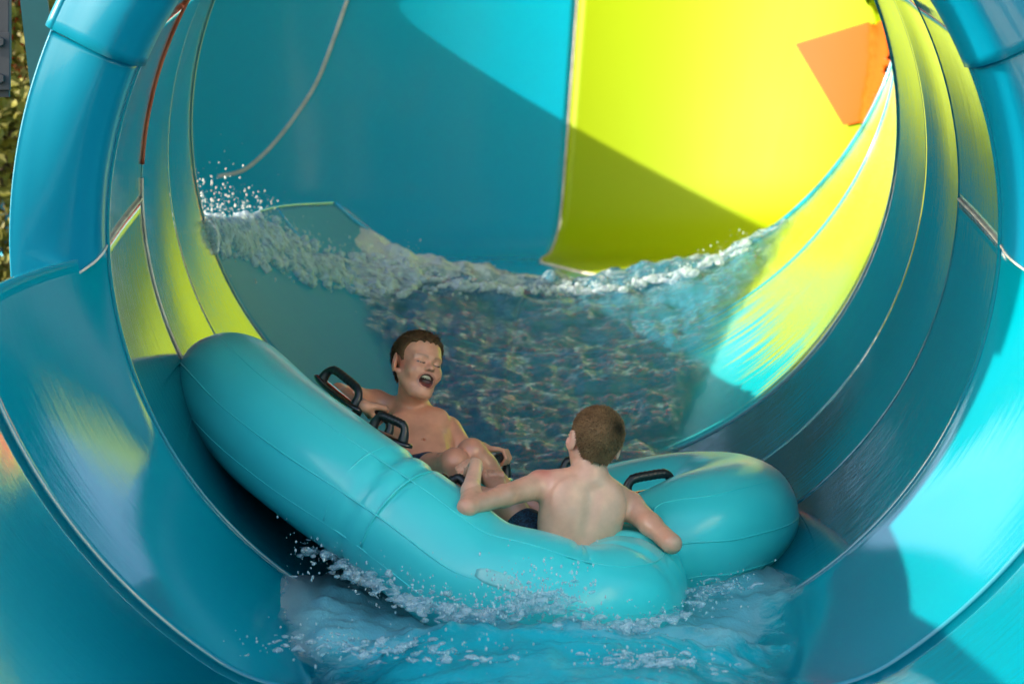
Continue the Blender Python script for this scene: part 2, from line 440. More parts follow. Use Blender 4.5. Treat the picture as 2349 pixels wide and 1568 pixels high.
# orange panel set into the yellow wall
q = [(1830, 105), (2036, 43), (2080, 262), (1942, 292)]
rows, uv = [], []
for i in range(25):
    a = i / 24; row = []; u_ = []
    for k in range(25):
        b = k / 24
        uu = (q[0][0] * (1 - b) + q[1][0] * b) * (1 - a) + (q[3][0] * (1 - b) + q[2][0] * b) * a
        vv = (q[0][1] * (1 - b) + q[1][1] * b) * (1 - a) + (q[3][1] * (1 - b) + q[2][1] * b) * a
        row.append(tuple(on_bowl(uu, vv, 0.035))); u_.append((a, b))
    rows.append(row); uv.append(u_)
v, f, u = grid(rows, uv)
me = mesh('orange_panel', v, f, u)
if me.polygons[50].normal.y > 0: me.flip_normals()
o = link('orange_panel', me, M['orange'], slide)
# pale seam running down the shaded left of the bowl
pth = catmull([(796, 2), (790, 18), (765, 90), (728, 185), (685, 255), (640, 315), (600, 358), (555, 392), (500, 405)], 50)
tube_obj('bowl_seam', [tuple(on_bowl(a, b, 0.003)) for a, b in pth], 0.009, M['sealant'], slide)

# ------------------------------------------------------------------ the raft: a three-lobed inflated ring
t = NT('raft_vinyl')
ob = t.coords('Object', (1, 1, 1))
nA = t.noise(ob, 2.2, 5, 0.6); nB = t.noise(ob, 7.0, 6, 0.65); nC = t.noise(ob, 90, 2)
c = t.mix(nA, (0.05, 0.65, 0.65), (0.075, 0.72, 0.71))
stain = t.ramp(nB, [(0.66, (0, 0, 0)), (0.76, (1, 1, 1))])
c = t.mix(t.math('MULTIPLY', stain, 0.22), c, (0.32, 0.46, 0.34))
t.set(Base_Color=c, Roughness=t.math('ADD', t.math('MULTIPLY', nA, 0.16), 0.24), Coat_Weight=0.35, Coat_Roughness=0.18, Specular_IOR_Level=0.5)
t.bump(t.math('ADD', t.math('MULTIPLY', nB, 0.6), t.math('MULTIPLY', nC, 0.15)), 0.06, 0.01)
t.b.inputs['Subsurface Weight'].default_value = 0.0
M['raft'] = t.m
t = NT('handle_rubber'); nz = t.noise(t.coords('Object'), 70, 3)
t.set(Base_Color=(0.012, 0.014, 0.016), Roughness=0.38, Coat_Weight=0.3, Coat_Roughness=0.2); t.bump(nz, 0.15, 0.002); M['rubber'] = t.m
t = NT('plate_rubber'); t.set(Base_Color=(0.015, 0.013, 0.013), Roughness=0.16, Coat_Weight=0.8, Coat_Roughness=0.06); M['plate'] = t.m
t = NT('white_patch'); t.set(Base_Color=t.mix(t.noise(t.coords('Object'), 30, 4), (0.06, 0.58, 0.56), (0.40, 0.74, 0.72)), Roughness=0.3); M['patch'] = t.m

RT = 0.215
raft_cp = [  # u, v, distance, radius scale
    (541, 893, 9.95, 0.98), (625, 978, 9.62, 1.0), (745, 1072, 9.38, 1.01), (872, 1160, 9.22, 0.98), (990, 1246, 9.12, 1.0),
    (1105, 1328, 9.03, 1.0), (1225, 1362, 8.95, 1.0), (1325, 1390, 8.93, 0.98), (1405, 1382, 9.02, 0.95), (1436, 1350, 9.22, 0.92), (1440, 1312, 9.45, 0.90),
    (1490, 1262, 9.58, 0.94), (1590, 1222, 9.62, 1.0), (1672, 1192, 9.78, 1.0), (1690, 1172, 10.02, 1.0), (1640, 1160, 10.25, 1.0),
    (1530, 1165, 10.35, 1.0), (1400, 1190, 10.30, 0.97), (1260, 1215, 10.15, 0.93), (1130, 1215, 10.10, 0.93),
    (1000, 1180, 10.30, 0.97), (870, 1120, 10.52, 0.98), (730, 1040, 10.58, 0.98), (615, 960, 10.42, 0.98), (545, 905, 10.18, 0.98)]
raft_c3 = [(*P(u, v, d), s) for u, v, d, s in raft_cp]
NR = 320
rc = catmull(raft_c3, NR, True)
raft_o = Vector((-0.05, 9.8, -0.75))
raft = empty('raft', raft_o)
tag(raft, 'turquoise three-lobed inflatable raft with black handles, carrying both boys down the slide', 'raft')
path = [Vector(p[:3]) for p in rc]
up_r = Vector((0.24, -0.16, 0.96)).normalized()
rows, uv = [], []
frames = []
NU = 48
cre = [(3.0, 0.030), (3.35, 0.018)]             # welded waist creases at control indices
puck = [(9.0, 0.022), (9.5, 0.02), (10.0, 0.02), (8.2, 0.012), (6.6, 0.010), (6.9, 0.010)]
for i in range(NR):
    tan = (path[(i + 1) % NR] - path[i - 1]).normalized()
    side = tan.cross(up_r).normalized(); up = side.cross(tan).normalized()
    frames.append((path[i], tan, side, up, rc[i][3] * RT))
    ci = i / NR * len(raft_cp)
    row = []; u_ = []
    for k in range(NU):
        a = 2 * math.pi * k / NU
        rr = rc[i][3] * RT
        ca, sa = math.cos(a), math.sin(a)            # ca: side, sa: up
        for c0, dp in cre:
            rr -= dp * math.exp(-((ci - c0 - 0.12 * ca) / 0.055) ** 2) * (0.35 + 0.65 * max(0, sa))
        for c0, dp in puck:
            rr -= dp * math.exp(-((ci - c0) / 0.10) ** 2) * max(0, sa) ** 2
        rr += 0.004 * mnoise.noise(Vector((path[i].x * 3, path[i].y * 3, a * 2)))
        sq = 1.0 - 0.05 * sa
        p_ = path[i] + side * ca * rr * 1.03 + up * sa * rr * sq
        row.append(tuple(p_)); u_.append((k / NU, i / NR * 20))
    rows.append(row); uv.append(u_)
rows.append(rows[0]); uv.append(uv[0])
v, f, u = grid(rows, uv, closed_u=True)
me = mesh('tube', v, f)
p0 = me.polygons[10]
if p0.normal.dot(p0.center - path[0]) < 0: me.flip_normals()
raft_tube = link('tube', me, M['raft'], raft)
def raft_at(i, a, lift=0.0):
    c, tan, side, up, rr = frames[int(i) % NR]
    return c + (side * math.cos(a) * 1.03 + up * math.sin(a) * (1 - 0.05 * math.sin(a))) * (rr + lift)
# which way is outwards on this loop: the side vector at the W tip must point left for 'outer'
OUT = 1.0 if frames[0][2].x < 0 else -1.0
for ang, r_ in ((62, 0.003), (14, 0.0035), (-22, 0.003)):
    a = R(ang) if OUT > 0 else math.pi - R(ang)
    tube_obj('weld_seam', [tuple(raft_at(i, a, -0.0012)) for i in range(NR)], r_, M['raft'], raft_tube, nu=6, closed=True)
# waist band across the tube
for ci in (2.86, 3.5):
    i = int(ci / len(raft_cp) * NR)
    tube_obj('weld_seam', [tuple(raft_at(i, R(a), -0.002)) for a in np.linspace(-20, 200, 40)], 0.004, M['raft'], raft_tube, nu=6)
# floor of the raft
cen = Vector((0, 0, 0))
for p_ in path: cen += p_ / NR
rowsf = []
for f_ in (0.0, 0.35, 0.7, 1.0):
    rowsf.append([tuple(cen.lerp(frames[i][0], f_) - up_r * (0.15 - 0.03 * f_)) for i in range(0, NR, 4)])
v, f, _ = grid(rowsf, closed_u=True)
me = mesh('floor', v, f); 
o = link('floor', me, M['raft'], raft); md = o.modifiers.new('s', 'SOLIDIFY'); md.thickness = 0.03
# pale patch on the outside of the near lobe
rows = []
iP = int(6.05 / len(raft_cp) * NR)
for i in range(10):
    fr = i / 9
    aa = [20 + 9 * (k / 6 - 0.5) * (0.5 + 1.0 * min(1, 4 * fr * (1 - fr) + 0.2)) - 3 * fr for k in range(7)]
    rows.append([tuple(raft_at(iP - 8 + i * 1.0, R(x) if OUT > 0 else math.pi - R(x), 0.002)) for x in aa])
v, f, _ = grid(rows); me = mesh('pale_patch', v, f)
o = link('pale_patch', me, M['patch'], raft_tube); md = o.modifiers.new('s', 'SOLIDIFY'); md.thickness = 0.003; md.offset = 0

# handles: oval plate with an arched ribbed grip
HND = {}
def handle(pa, pb, upv, arch=0.062, gr=0.0145, plate=True):
    """grip stands on pa and pb"""
    pa, pb = Vector(pa), Vector(pb)
    ax = (pb - pa); L = ax.length; ax.normalize()
    upv = (upv - ax * upv.dot(ax)).normalized(); side = ax.cross(upv).normalized()
    pts = [pa, pa + upv * arch * 0.55 + ax * 0.004, pa + upv * arch * 0.92 + ax * L * 0.12, pa + upv * arch + ax * L * 0.30, pa + upv * arch + ax * L * 0.5,
           pa + upv * arch + ax * L * 0.70, pa + upv * arch * 0.92 + ax * L * 0.88, pb + upv * arch * 0.55 - ax * 0.004, pb]
    cp = catmull([tuple(p) for p in pts], 46)
    rad = []
    for i in range(46):
        f_ = i / 45
        mid = 0.25 < f_ < 0.75
        r_ = gr * (1.45 - 0.45 * min(1, f_ / 0.16)) if f_ < 0.5 else gr * (1.45 - 0.45 * min(1, (1 - f_) / 0.16))
        if mid: r_ = gr * (1.08 + 0.07 * math.sin(f_ * 46 * 2.2))
        rad.append(r_)
    g = tube_obj('handle', [tuple(p) for p in cp], rad, M['rubber'], raft, nu=12)
    if plate:
        # thin oval plate bent to the tube
        n = 28; cent = (pa + pb) / 2
        vs_ = []; fs_ = []
        rings_ = [(1.0, -0.004), (1.0, 0.004), (0.9, 0.010), (0.6, 0.011), (0.25, 0.011)]
        for s_, h_ in rings_:
            for k in range(n):
                a = 2 * math.pi * k / n
                e = L * 0.5 + 0.042
                x = math.copysign(abs(math.cos(a)) ** 0.8, math.cos(a)) * e * s_; y = math.sin(a) * 0.040 * s_
                vs_.append(cent + ax * x + side * y + upv * (h_ - 0.35 * y * y / 0.04 * 0.5))
        for j in range(len(rings_) - 1):
            for k in range(n):
                fs_.append((j * n + k, j * n + (k + 1) % n, (j + 1) * n + (k + 1) % n, (j + 1) * n + k))
        fs_.append(tuple((len(rings_) - 1) * n + k for k in range(n)))
        fs_.append(tuple(range(n))[::-1])
        me_ = mesh('base_plate', vs_, fs_)
        link('base_plate', me_, M['plate'], g)
    return pa + upv * arch + ax * L * 0.5, ax, upv
upH = Vector((0.1, -0.25, 1)).normalized()
HND['a'] = handle(P(738, 872, 10.00), P(812, 932, 9.86), Vector((0.30, 0.1, 1)))
HND['b'] = handle(P(812, 955, 9.98), P(884, 1006, 9.88), Vector((0.30, 0.1, 1)))
HND['c'] = handle(P(852, 985, 9.62), P(922, 1016, 9.56), Vector((0.35, -0.1, 1)))
HND['d'] = handle(P(1030, 1106, 9.26), P(1064, 1140, 9.24), Vector((0.75, 0.15, 0.45)), arch=0.036)
HND['e'] = handle(P(1133, 1096, 9.88), P(1160, 1100, 10.00), Vector((0.0, -0.1, 1)), arch=0.075)
HND['f'] = handle(P(1290, 1095, 9.95), P(1350, 1092, 10.02), Vector((0.0, -0.1, 1)))
HND['g'] = handle(P(1436, 1140, 9.66), P(1540, 1122, 9.74), Vector((0.0, -0.25, 1)), arch=0.066, gr=0.016)

# ------------------------------------------------------------------ water
def water_mat(name, tint, foam_amt, rip=1.0, foam_scale=9.0, air=(0.02, 0.36, 0.46), air_amt=0.4):
    t = NT(name); n, l = t.n, t.l
    n.remove(t.b)
    ob = t.coords('Object', (1, 1, 1)); obs = t.coords('Object', (1.0, 0.45, 1))
    r1 = t.noise(obs, 11, 7, 0.66, 0.8); r2 = t.noise(obs, 55, 4, 0.65, 0.5)
    bp = t.new('ShaderNodeBump'); bp.inputs['Strength'].default_value = 0.75 * rip; bp.inputs['Distance'].default_value = 0.05
    l.new(t.math('ADD', t.math('MULTIPLY', r1, 0.75), t.math('MULTIPLY', r2, 0.22)), bp.inputs['Height'])
    fr = t.new('ShaderNodeFresnel'); fr.inputs['IOR'].default_value = 1.42; l.new(bp.outputs[0], fr.inputs['Normal'])
    gl = t.new('ShaderNodeBsdfGlossy'); gl.inputs['Roughness'].default_value = 0.025; l.new(bp.outputs[0], gl.inputs['Normal'])
    tr = t.new('ShaderNodeBsdfTransparent'); tk0 = t.new('ShaderNodeAttribute'); tk0.attribute_name = 'thick'; l.new(t.mix(tk0.outputs['Fac'], (1.0, 1.0, 1.0), tint), tr.inputs['Color'])
    ad = t.new('ShaderNodeBsdfDiffuse'); ad.inputs['Color'].default_value = (*air, 1); l.new(bp.outputs[0], ad.inputs['Normal'])
    m0 = t.new('ShaderNodeMixShader'); an = t.noise(ob, 3.0, 3)
    tk = t.new('ShaderNodeAttribute'); tk.attribute_name = 'thick'
    l.new(t.math('MULTIPLY', t.math('MULTIPLY', t.math('ADD', an, 0.5), air_amt, clamp=True), tk.outputs['Fac']), m0.inputs[0]); l.new(tr.outputs[0], m0.inputs[1]); l.new(ad.outputs[0], m0.inputs[2])
    m1 = t.new('ShaderNodeMixShader'); tk2 = t.new('ShaderNodeAttribute'); tk2.attribute_name = 'thick'; l.new(t.math('MULTIPLY', fr.outputs[0], t.math('ADD', t.math('MULTIPLY', tk2.outputs['Fac'], 0.95), 0.05)), m1.inputs[0]); l.new(m0.outputs[0], m1.inputs[1]); l.new(gl.outputs[0], m1.inputs[2])
    df = t.new('ShaderNodeBsdfPrincipled'); df.inputs['Base Color'].default_value = (0.62, 0.74, 0.78, 1); df.inputs['Roughness'].default_value = 0.3
    l.new(bp.outputs[0], df.inputs['Normal'])
    at = t.new('ShaderNodeAttribute'); at.attribute_name = 'foam'
    f1 = t.noise(ob, foam_scale, 8, 0.72, 1.2)
    ff = t.math('ADD', f1, t.math('SUBTRACT', t.math('MULTIPLY', at.outputs['Fac'], 0.55), 0.62))
    ff = t.math('MULTIPLY', ff, 4.0, clamp=True); ff = t.math('MULTIPLY', ff, foam_amt, clamp=True)
    m2 = t.new('ShaderNodeMixShader'); l.new(ff, m2.inputs[0]); l.new(m1.outputs[0], m2.inputs[1]); l.new(df.outputs[0], m2.inputs[2])
    l.new(m2.outputs[0], t.out.inputs['Surface'])
    return t.m
M['water_far'] = water_mat('flume_water', (0.62, 0.80, 0.86), 0.7, 1.15, 9.0, (0.07, 0.40, 0.62), 0.35)
M['water_near'] = water_mat('runout_water', (0.84, 0.97, 0.99), 0.32, 0.45, 7.0, (0.01, 0.50, 0.60), 0.9)

def nz(x, y, z=0.0, oct_=4):
    return mnoise.fractal(Vector((x, y, z)), 1.0, 2.1, oct_, noise_basis='PERLIN_ORIGINAL')

def add_attr(me, name, vals):
    a = me.attributes.new(name, 'FLOAT', 'POINT'); a.data.foreach_set('value', np.asarray(vals, dtype=np.float32))

def station(y):
    """slide station for the lower shell at centre distance y"""
    if y < 8.24: L_ = ST_TROUGH
    elif y < 9.0: L_ = ST_FLARE
    elif y < 11.4: return np.array(tube_st(y))
    else: L_ = ST_C
    ys = [s[1] for s in L_]
    return np.array([np.interp(y, ys, [s[k] for s in L_]) for k in range(5)])

def waves(X, Y, am):
    dz = am * (0.75 * nz(X * 1.9, Y * 2.4, 3.1, 3) + 0.42 * nz(X * 5.5 + 0.8 * Y, Y * 7.0, 7.7, 3))
    return dz + am * 0.3 * (1 - abs(nz(X * 2.3, Y * 5.0, 11, 2)) * 2.2)

def water_sheet(name, y0, y1, ny, nx, base, amp, foamf, mat_, phi=58.0):
    """sheet over the shell; base(y, a, r) is its thickness, waves die out where it thins and it dives behind the shell at the edge"""
    rows, foam, thk = [], [], []
    for i in range(ny + 1):
        y = y0 + (y1 - y0) * i / ny
        s = station(y); r = s[3]; th = R(s[4])
        row = []
        for k in range(nx + 1):
            a = R(phi) * (-1 + 2 * k / nx)
            X, Y, Z0 = ring(s, a - math.pi / 2)
            b0 = base(y, a, r) + 0.016 * nz(X * 2.0, Y * 1.3, 21, 3) + 0.014 * nz(X * 14.0, Y * 3.5, 31, 3)
            dz = waves(X, Y, amp(X, Y)) * float(sstep(0.0, 0.09, b0))
            th_ = max(b0 + dz, -0.010)
            Z = Z0 + th_ / max(0.3, math.cos(a))
            row.append((X, Y, Z)); foam.append(foamf(X, Y, th_, dz) - 0.35 * float(sstep(0.03, 0.0, th_))); thk.append(float(sstep(-0.003, 0.085, th_)))
        rows.append(row)
    v, f, _ = grid(rows)
    me = mesh(name, v, f); add_attr(me, 'foam', foam); add_attr(me, 'thick', thk)
    if me.polygons[len(me.polygons) // 2].normal.z < 0: me.flip_normals()
    return link(name, me, mat_)

def far_base(y, a, r):
    h0 = np.interp(y, [9.3, 11.0, 13.0, 14.2, 14.55], [0.13, 0.12, 0.13, 0.17, 0.0])
    am = R(np.interp(y, [9.3, 10.5, 12.0, 13.2, 14.3], [24, 22, 27, 36, 41])); a0 = R(np.interp(y, [9.3, 11.0, 12.5, 14.3], [2, 1, -1, 2]))
    q = (a - a0) / am
    return h0 * (1 - q * q) if abs(q) < 1.3 else -0.02
def foam_far(X, Y, th_, dz):
    c = math.exp(-((Y - 14.75) / 0.5) ** 2) * (0.5 + 0.5 * float(sstep(0.8, -0.8, X)))
    l_ = float(sstep(-0.35, -0.9, X)) * float(sstep(12.2, 13.6, Y)) * 0.75
    return min(1, c * 0.8 + l_ + 1.2 * max(0, dz - 0.04))
wf = water_sheet('flume_water', 9.3, 14.55, 360, 150, far_base, lambda X, Y: 0.05 + 0.05 * float(sstep(13.4, 14.8, Y)), foam_far, M['water_far'], 44.0)
tag(wf, 'rippled water running down the flume behind the raft', 'water', kind='structure')
def foam_near(X, Y, th_, dz):
    p_ = Vector((X, Y, 0))
    best = min((Vector((c_.x, c_.y, 0)) - p_).length for c_ in path[::6])
    d = float(sstep(0.60, 0.18, best)) * 0.9
    side = 0.30 * math.exp(-((X + 0.62) / 0.22) ** 2) + 0.25 * math.exp(-((X - 0.75) / 0.2) ** 2)
    return min(1, d + side + 2.5 * max(0, dz - 0.03))
def near_base(y, a, r):
    X = r * math.sin(a); w = 0.70 + 0.10 * math.sin(y * 3.1) + 0.14 * float(sstep(8.3, 9.0, y))
    h = 0.10 + 0.085 * float(sstep(7.6, 8.5, y))
    return h * (1 - (X / w) ** 2) if abs(X) < w * 1.2 else -0.02
wn_ = water_sheet('runout_water', 4.0, 9.4, 320, 150, near_base, lambda X, Y: 0.028 + 0.04 * math.exp(-((Y - 8.75) / 0.35) ** 2), foam_near, M['water_near'], 50.0)
tag(wn_, 'turquoise foaming water in the runout in front of the raft', 'water', kind='structure')

# ------------------------------------------------------------------ surroundings at the left edge
def leaf_mat(name, a, b):
    t = NT(name); oi = t.new('ShaderNodeTexCoord'); n = t.noise(oi.outputs['Object'], 1.4, 3); n2 = t.noise(oi.outputs['Object'], 9, 2)
    t.set(Base_Color=t.mix(t.math('MULTIPLY', t.math('ADD', n, n2), 0.5), a, b), Roughness=0.6)
    t.b.inputs['Transmission Weight'].default_value = 0.0
    return t.m
M['leaf_a'] = leaf_mat('leaves_olive', (0.05, 0.08, 0.008), (0.20, 0.19, 0.015))
M['leaf_b'] = leaf_mat('leaves_green', (0.02, 0.05, 0.008), (0.09, 0.11, 0.012))
def tree(name, x, y, h, cr, label, mat_, seed, lf=1.0, ncl=34):
    rng = np.random.RandomState(seed)
    root = empty(name, (x, y, -4.2)); tag(root, label, 'tree', 'trees behind the slide')
    top = h - 4.2
    pth = [(x + 0.1 * math.sin(k), y + 0.08 * math.cos(2 * k), -4.2 + (h * 0.85) * k / 8) for k in range(9)]
    tr = tube_obj('trunk', pth, [0.22 * (1 - 0.09 * k) for k in range(9)], M['bark'], root)
    cl = []
    for k in range(ncl):
        a = rng.rand() * 6.283; f = rng.rand() ** 0.6; zz = -4.2 + h * (0.18 + 0.80 * rng.rand()); rr = cr * f * (1.05 - 0.6 * abs((zz + 4.2) / h - 0.5))
        cl.append((x + rr * math.cos(a), y + rr * math.sin(a), zz, (0.45 + 0.55 * rng.rand()) * (0.5 + 0.5 * lf)))
    for q in cl[:9]:
        s0 = pth[min(8, max(2, int((q[2] + 4.2) / h * 8) - 1))]
        tube_obj('limb', [s0, tuple((np.array(s0) + np.array(q[:3])) / 2 + np.array((0, 0, 0.1))), q[:3]], [0.07, 0.045, 0.02], M['bark'], tr, nu=6)
    vs_, fs_ = [], []
    for q in cl:
        for m in range(260):
            d = rng.randn(3); d /= np.linalg.norm(d); p = np.array(q[:3]) + d * q[3] * rng.rand() ** 0.45
            u_ = rng.randn(3); u_ /= np.linalg.norm(u_); w_ = np.cross(u_, d); w_ /= (np.linalg.norm(w_) + 1e-6); L_ = (0.055 + 0.07 * rng.rand()) * lf; W_ = L_ * 0.55
            n = len(vs_); vs_ += [p - u_ * L_, p + w_ * W_ + d * 0.01, p + u_ * L_, p - w_ * W_ + d * 0.01]; fs_.append((n, n + 1, n + 2, n + 3))
    me = mesh('crown', vs_, fs_); link('crown', me, mat_, root, smooth=False)
tree('tree', -4.6, 23.5, 6.6, 1.5, 'broad olive-green tree farther off behind the slim one at the left edge', M['leaf_a'], 11)
tree('tree', -6.4, 27.5, 7.6, 2.0, 'darker green tree behind the olive one at the left edge', M['leaf_b'], 12)
tree('tree', -3.02, 15.0, 7.2, 0.7, 'slim sunlit olive tree standing close behind the hanger plate', M['leaf_a'], 13, 0.42, 60)

for k, (x_, y_, h_) in enumerate(((-6.6, 23.8, 10.5), (-11.0, 22.5, 10.5), (-3.2, 25.0, 11.0), (1.0, 29.0, 11.0), (5.5, 27.5, 10.5))):
    tree('tree', x_, y_, h_, 2.3, ('tall tree rising left of the bowl wall', 'outermost tall tree left of the bowl', 'tall tree behind the cyan half of the bowl', 'tall tree behind the seam of the bowl wall', 'tall tree behind the orange panel of the bowl')[k], M['leaf_b'], 40 + k, 1.2, 75)

# sunlit pale building added out of view to light the raft and boys
t = NT('render_wall'); t.set(Base_Color=t.mix(t.noise(t.coords('Object'), 1.2, 5), (0.70, 0.66, 0.58), (0.78, 0.75, 0.68)), Roughness=0.85); M['stucco'] = t.m
t = NT('window_glass'); t.set(Base_Color=(0.03, 0.04, 0.05), Roughness=0.05); M['glass'] = t.m
bld = empty('bounce_building', (8.0, -2.0, -4.2)); tag(bld, 'pale rendered building facing the slide from the viewer\'s right', 'bounce_building')
link('wall', box_mesh('wall', 3.0, 16.0, 10.4, 0.02, (8.5, -3.0, 1.0)), M['stucco'], bld, smooth=False)
link('roof', box_mesh('roof', 3.6, 16.6, 0.25, 0.02, (8.5, -3.0, 6.33)), M['concrete'], bld, smooth=False)
for zz in (-2.4, 1.0, 4.2):
    for yy in (-9.0, -5.0, -1.0, 3.0):
        wf_ = link('window', box_mesh('window', 0.10, 1.3, 1.5, 0.01, (6.99, yy, zz)), M['concrete'], bld, smooth=False)
        link('pane', box_mesh('pane', 0.04, 1.1, 1.3, 0.0, (6.935, yy, zz)), M['glass'], wf_, smooth=False)

# teal steel columns
def column(x0, x1, y, w, label, seed):
    root = empty('support_column', (x0, y, -4.2)); tag(root, label, 'column', 'teal support columns')
    n = 14; path_ = [(x0 + (x1 - x0) * k / n, y, -4.2 + 8.6 * k / n) for k in range(n + 1)]
    tube_obj('shaft', path_, w / 2, M['teal_steel'], root, nu=20)
    # flat web plate in front with a row of bolts
    vs_ = [(p[0] + sx * w * 0.62, y - w * 0.5 + dy, p[2]) for p in (path_[6], path_[13]) for dy in (0, -0.02) for sx in (-1, 1)]
    pl = link('splice_plate', mesh('splice_plate', vs_, [(0, 1, 3, 2), (4, 6, 7, 5), (2, 3, 7, 6), (0, 4, 5, 1), (0, 2, 6, 4), (1, 5, 7, 3)]), M['teal_steel'], root, smooth=False)
    for k in range(10):
        f_ = k / 9; z = path_[6][2] + (path_[13][2] - path_[6][2]) * (0.04 + 0.92 * f_); x = x0 + (x1 - x0) * (z + 4.2) / 8.6
        bm = bmesh.new(); bmesh.ops.create_cone(bm, cap_ends=True, segments=6, radius1=0.017, radius2=0.015, depth=0.02)
        for v_ in bm.verts: v_.co = Vector((x + w * 0.36 * (1 if k % 2 else -1), y - w * 0.5 - 0.03 + v_.co.z, z + v_.co.y)) if False else Vector((v_.co.x + x + w * 0.38 * (1 if k % 2 else -1), y - w * 0.5 - 0.03 - v_.co.z, z + v_.co.y))
        me = bpy.data.meshes.new('bolt'); bm.to_mesh(me); bm.free(); link('bolt', me, M['bolt'], pl, smooth=False)
column(-1.20, -2.19, 10.6, 0.085, 'thick teal steel column with bolted plate beside the slide collar', 1)
column(-2.36, -1.50, 11.1, 0.05, 'thinner leaning teal column behind the thick bolted one', 2)
# dark hanger with bolts
hg = empty('steel_hanger', (-1.80, 9.6, 0.9)); tag(hg, 'dark grey bolted steel hanger plate at the upper left edge', 'bracket')
xr = P(24, 0, 9.6).x; zb = P(0, 207, 9.6).z; zm = P(0, 76, 9.6).z
link('plate', box_mesh('plate', 0.16, 0.02, zm - zb, 0.003, (xr - 0.08, 9.6, (zm + zb) / 2)), M['dark_steel'], hg, smooth=False)
link('back_plate', box_mesh('back_plate', 0.15, 0.02, zm - zb + 0.02, 0.003, (xr - 0.083, 9.63, (zm + zb) / 2 - 0.012)), M['dark_steel'], hg, smooth=False)
link('hanger_bar', box_mesh('hanger_bar', 0.10, 0.05, 2.2, 0.004, (xr - 0.06, 9.655, zm + 1.0)), M['dark_steel'], hg, smooth=False)
for vv in (98, 182):
    for dx in (-0.035, -0.12):
        bm = bmesh.new(); bmesh.ops.create_cone(bm, cap_ends=True, segments=6, radius1=0.020, radius2=0.018, depth=0.022)
        z = P(0, vv, 9.6).z
        for v_ in bm.verts: v_.co = Vector((v_.co.x + xr + dx, 9.58 - v_.co.z, z + v_.co.y))
        me = bpy.data.meshes.new('bolt'); bm.to_mesh(me); bm.free(); link('bolt', me, M['dark_steel'], hg, smooth=False)
link('beam', box_mesh('beam', 2.6, 0.12, 0.2, 0.006, (xr - 1.2, 9.655, zm + 2.1)), M['dark_steel'], hg, smooth=False)
link('post', box_mesh('post', 0.14, 0.14, zm + 6.4, 0.006, (xr - 2.4, 9.655, (zm + 2.2 - 4.2) / 2)), M['dark_steel'], hg, smooth=False)

